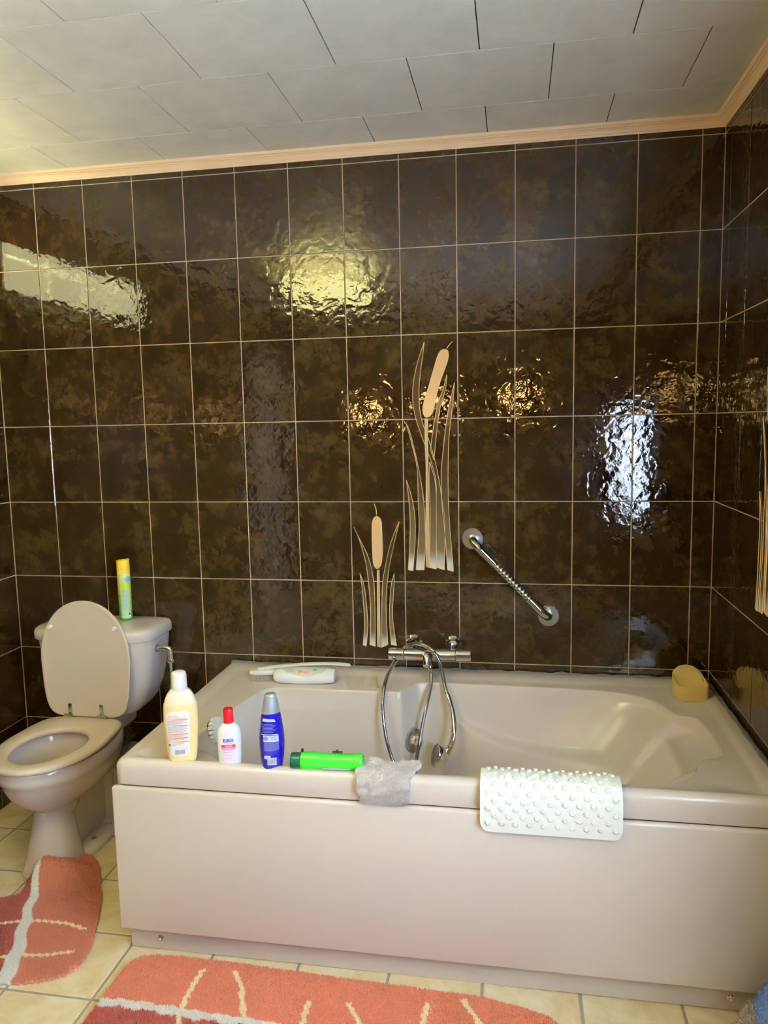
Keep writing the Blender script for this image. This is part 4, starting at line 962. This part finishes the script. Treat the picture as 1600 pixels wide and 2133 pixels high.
# main rug
mainp = [(.944, -.955), (.952, -.925), (.972, -.905), (1.01, -.893), (1.07, -.889), (1.18, -.889), (1.53, -.903), (1.79, -.912), (1.92, -.916), (2.02, -.936), (2.085, -.957), (2.12, -.985), (2.135, -1.02), (2.14, -1.10), (2.125, -1.48), (2.10, -1.53), (2.05, -1.545), (1.02, -1.50), (.965, -1.485), (.94, -1.44), (.938, -1.2), (.940, -1.04)]
ST = RUG_B['stripe']; ST = ST+[[1.62, -1.125], [1.80, -1.165], [2.0, -1.22], [2.15, -1.28]]
def colB(x, y):
    x = np.asarray(x); y = np.asarray(y); C = np.tile(SAL, (len(x), 1)); sy = np.interp(x, [p[0] for p in ST], [p[1] for p in ST])
    w1 = wob(x, .006, 90, 0)+wob(x, .004, 210, 1); w2 = wob(x, .007, 75, 2)+wob(x, .004, 190, 0)
    C[y < sy-.013+w2*.6] = DRK
    for l in RUG_B['lines']:
        d = pdist(l+[[l[-1][0]+(l[-1][0]-l[-2][0])*6, l[-1][1]+(l[-1][1]-l[-2][1])*6]], x, y); C[d < .0068+.0025*np.sin(x*300+y*260)] = CRM
    C[(y < sy+.013+w1*.35) & (y > sy-.013+w2*.6)] = WHT
    return C
rug('bath_rug', mainp, colB, lambda x, y: np.zeros_like(x), 270000, 'long salmon and dark red bath rug with white stripe along the front of the tub')
# contour rug round the toilet foot (right lobe as seen, mirrored to the left)
rl = [(.440, -.655), (.450, -.62), (.470, -.585), (.480, -.55), (.478, -.515), (.492, -.488), (.53, -.478), (.585, -.488), (.628, -.52), (.668, -.592), (.712, -.675), (.752, -.76), (.786, -.84), (.808, -.90), (.815, -.955), (.795, -.998), (.745, -1.028), (.69, -1.045), (.60, -1.062), (.50, -1.07)]
rl[0] = (.447, -.668)
ctr = [(p[0]+.085 if k < 6 else p[0], p[1]) for k, p in enumerate(rl)]
CP0 = [(.40, -.700), (.440, -.695), (.462, -.668), (.480, -.640), (.510, -.622), (.545, -.600), (.560, -.570), (.562, -.53), (.575, -.50)]
ell = [(.447+.105*math.cos(math.radians(a)), -.530+.089*math.sin(math.radians(a))) for a in range(-100, 6, 7)]
ell = [(x, max(y, -.62+abs(x-.447)*0)) for x, y in ell]
conp = [(.33, -.702), (.394, -.726), (.440, -.698), (.436, -.655)]+ell+[(.565, -.510), (.585, -.506), (.607, -.516), (.632, -.542), (.652, -.578), (.678, -.622)]+rl[10:]+[(.30, -1.07), (.16, -1.06), (.09, -1.03), (.05, -.96), (.055, -.85), (.07, -.72), (.10, -.62), (.15, -.575), (.20, -.59), (.24, -.645), (.28, -.69)]
def zc_(x, y):
    # the pile edge curls up against the right side of the toilet's foot
    dx, dy = (x-.447)/.105, (y+.530)/.089; d = np.maximum(np.hypot(dx, dy)-1, 0)*.095; th = np.degrees(np.arctan2(dy, dx))
    a = np.clip((th+106)/32, 0, 1)*(th < 90); a = a*a*(3-2*a)*(1-.55*np.clip((th+62)/55, 0, 1))
    g = np.clip((y+.66)/.10, 0, 1)
    return .082*a*np.exp(-(d/.045)**2)+.004*g*np.exp(-((x-.60)/.05)**2)*np.clip((y+.60)/.06, 0, 1)
def colA(x, y):
    x = np.asarray(x); y = np.asarray(y); C = np.tile(SAL*.88, (len(x), 1)); st = RUG_A['stripe']
    sx = np.interp(-y, [-p[1] for p in st], [p[0] for p in st])+wob(y, .004, 60, 0); wd = .012+.012*np.clip((-y-.62)/.4, 0, 1)
    C[x < sx] = DRK*.9
    for l in (RUG_A['c1'], RUG_A['c2']):
        l = [[l[0][0]-.2, l[0][1]-.05]]+l; d = pdist(l, x, y); C[d < .0055+.0025*np.sin(x*280+y*200)] = CRM
    C[np.abs(x-sx) < wd] = WHT
    return C
rug('contour_rug', conp, colA, zc_, 125000, 'salmon and dark red contour rug curled around the foot of the toilet')

# ---------------- towel at the lower right ----------------
tw = empty('towel', (0, 0, 0)); tag(tw, 'crumpled blue and grey towel heaped on the floor at the lower right', 'towel')
def heap(name, cx, cy, a, b, h, ph, col, n, m=M['fibre']):
    k1, k2 = 72, 22; V = []; 
    for j in range(k2+1):
        t = j/k2*PI/2
        for i in range(k1):
            an = 2*PI*i/k1; fold = 1+.05*math.sin(an*5+ph)+.035*math.sin(an*11+ph*2+j*.3)+.03*math.sin(j*.8+an*3)
            V.append((cx+a*math.cos(an)*math.cos(t)**.7*fold, cy+b*math.sin(an)*math.cos(t)**.7*fold, .002+h*math.sin(t)**.9*(1+.06*math.sin(an*4+ph))))
    F = [(j*k1+i, j*k1+(i+1) % k1, (j+1)*k1+(i+1) % k1, (j+1)*k1+i) for j in range(k2) for i in range(k1)]+[tuple(range(k1-1, -1, -1))]
    o = pyd(name, V, F, m, tw, True); col = np.array(col[:3]); setcol(o, np.tile(col, (len(V), 1)))
    Vn = np.array(V); ii = rng.integers(0, len(V), n); nn = Vn[ii]-np.array([cx, cy, 0]); nn /= np.linalg.norm(nn, axis=1)[:, None]+1e-9
    tufts(name+'_nap', Vn[ii]+rng.uniform(-.003, .003, (n, 3)), nn, np.clip(col*(1+.12*rng.standard_normal((n, 1))), .01, .95), .005, .0022, .004, M['fibre'], tw)
heap('grey_fold', 2.560, -1.10, .084, .15, .165, .4, srgb(160, 150, 128), 9000)
heap('blue_fold', 2.585, -1.10, .070, .15, .225, 1.2, srgb(104, 140, 206), 9000)
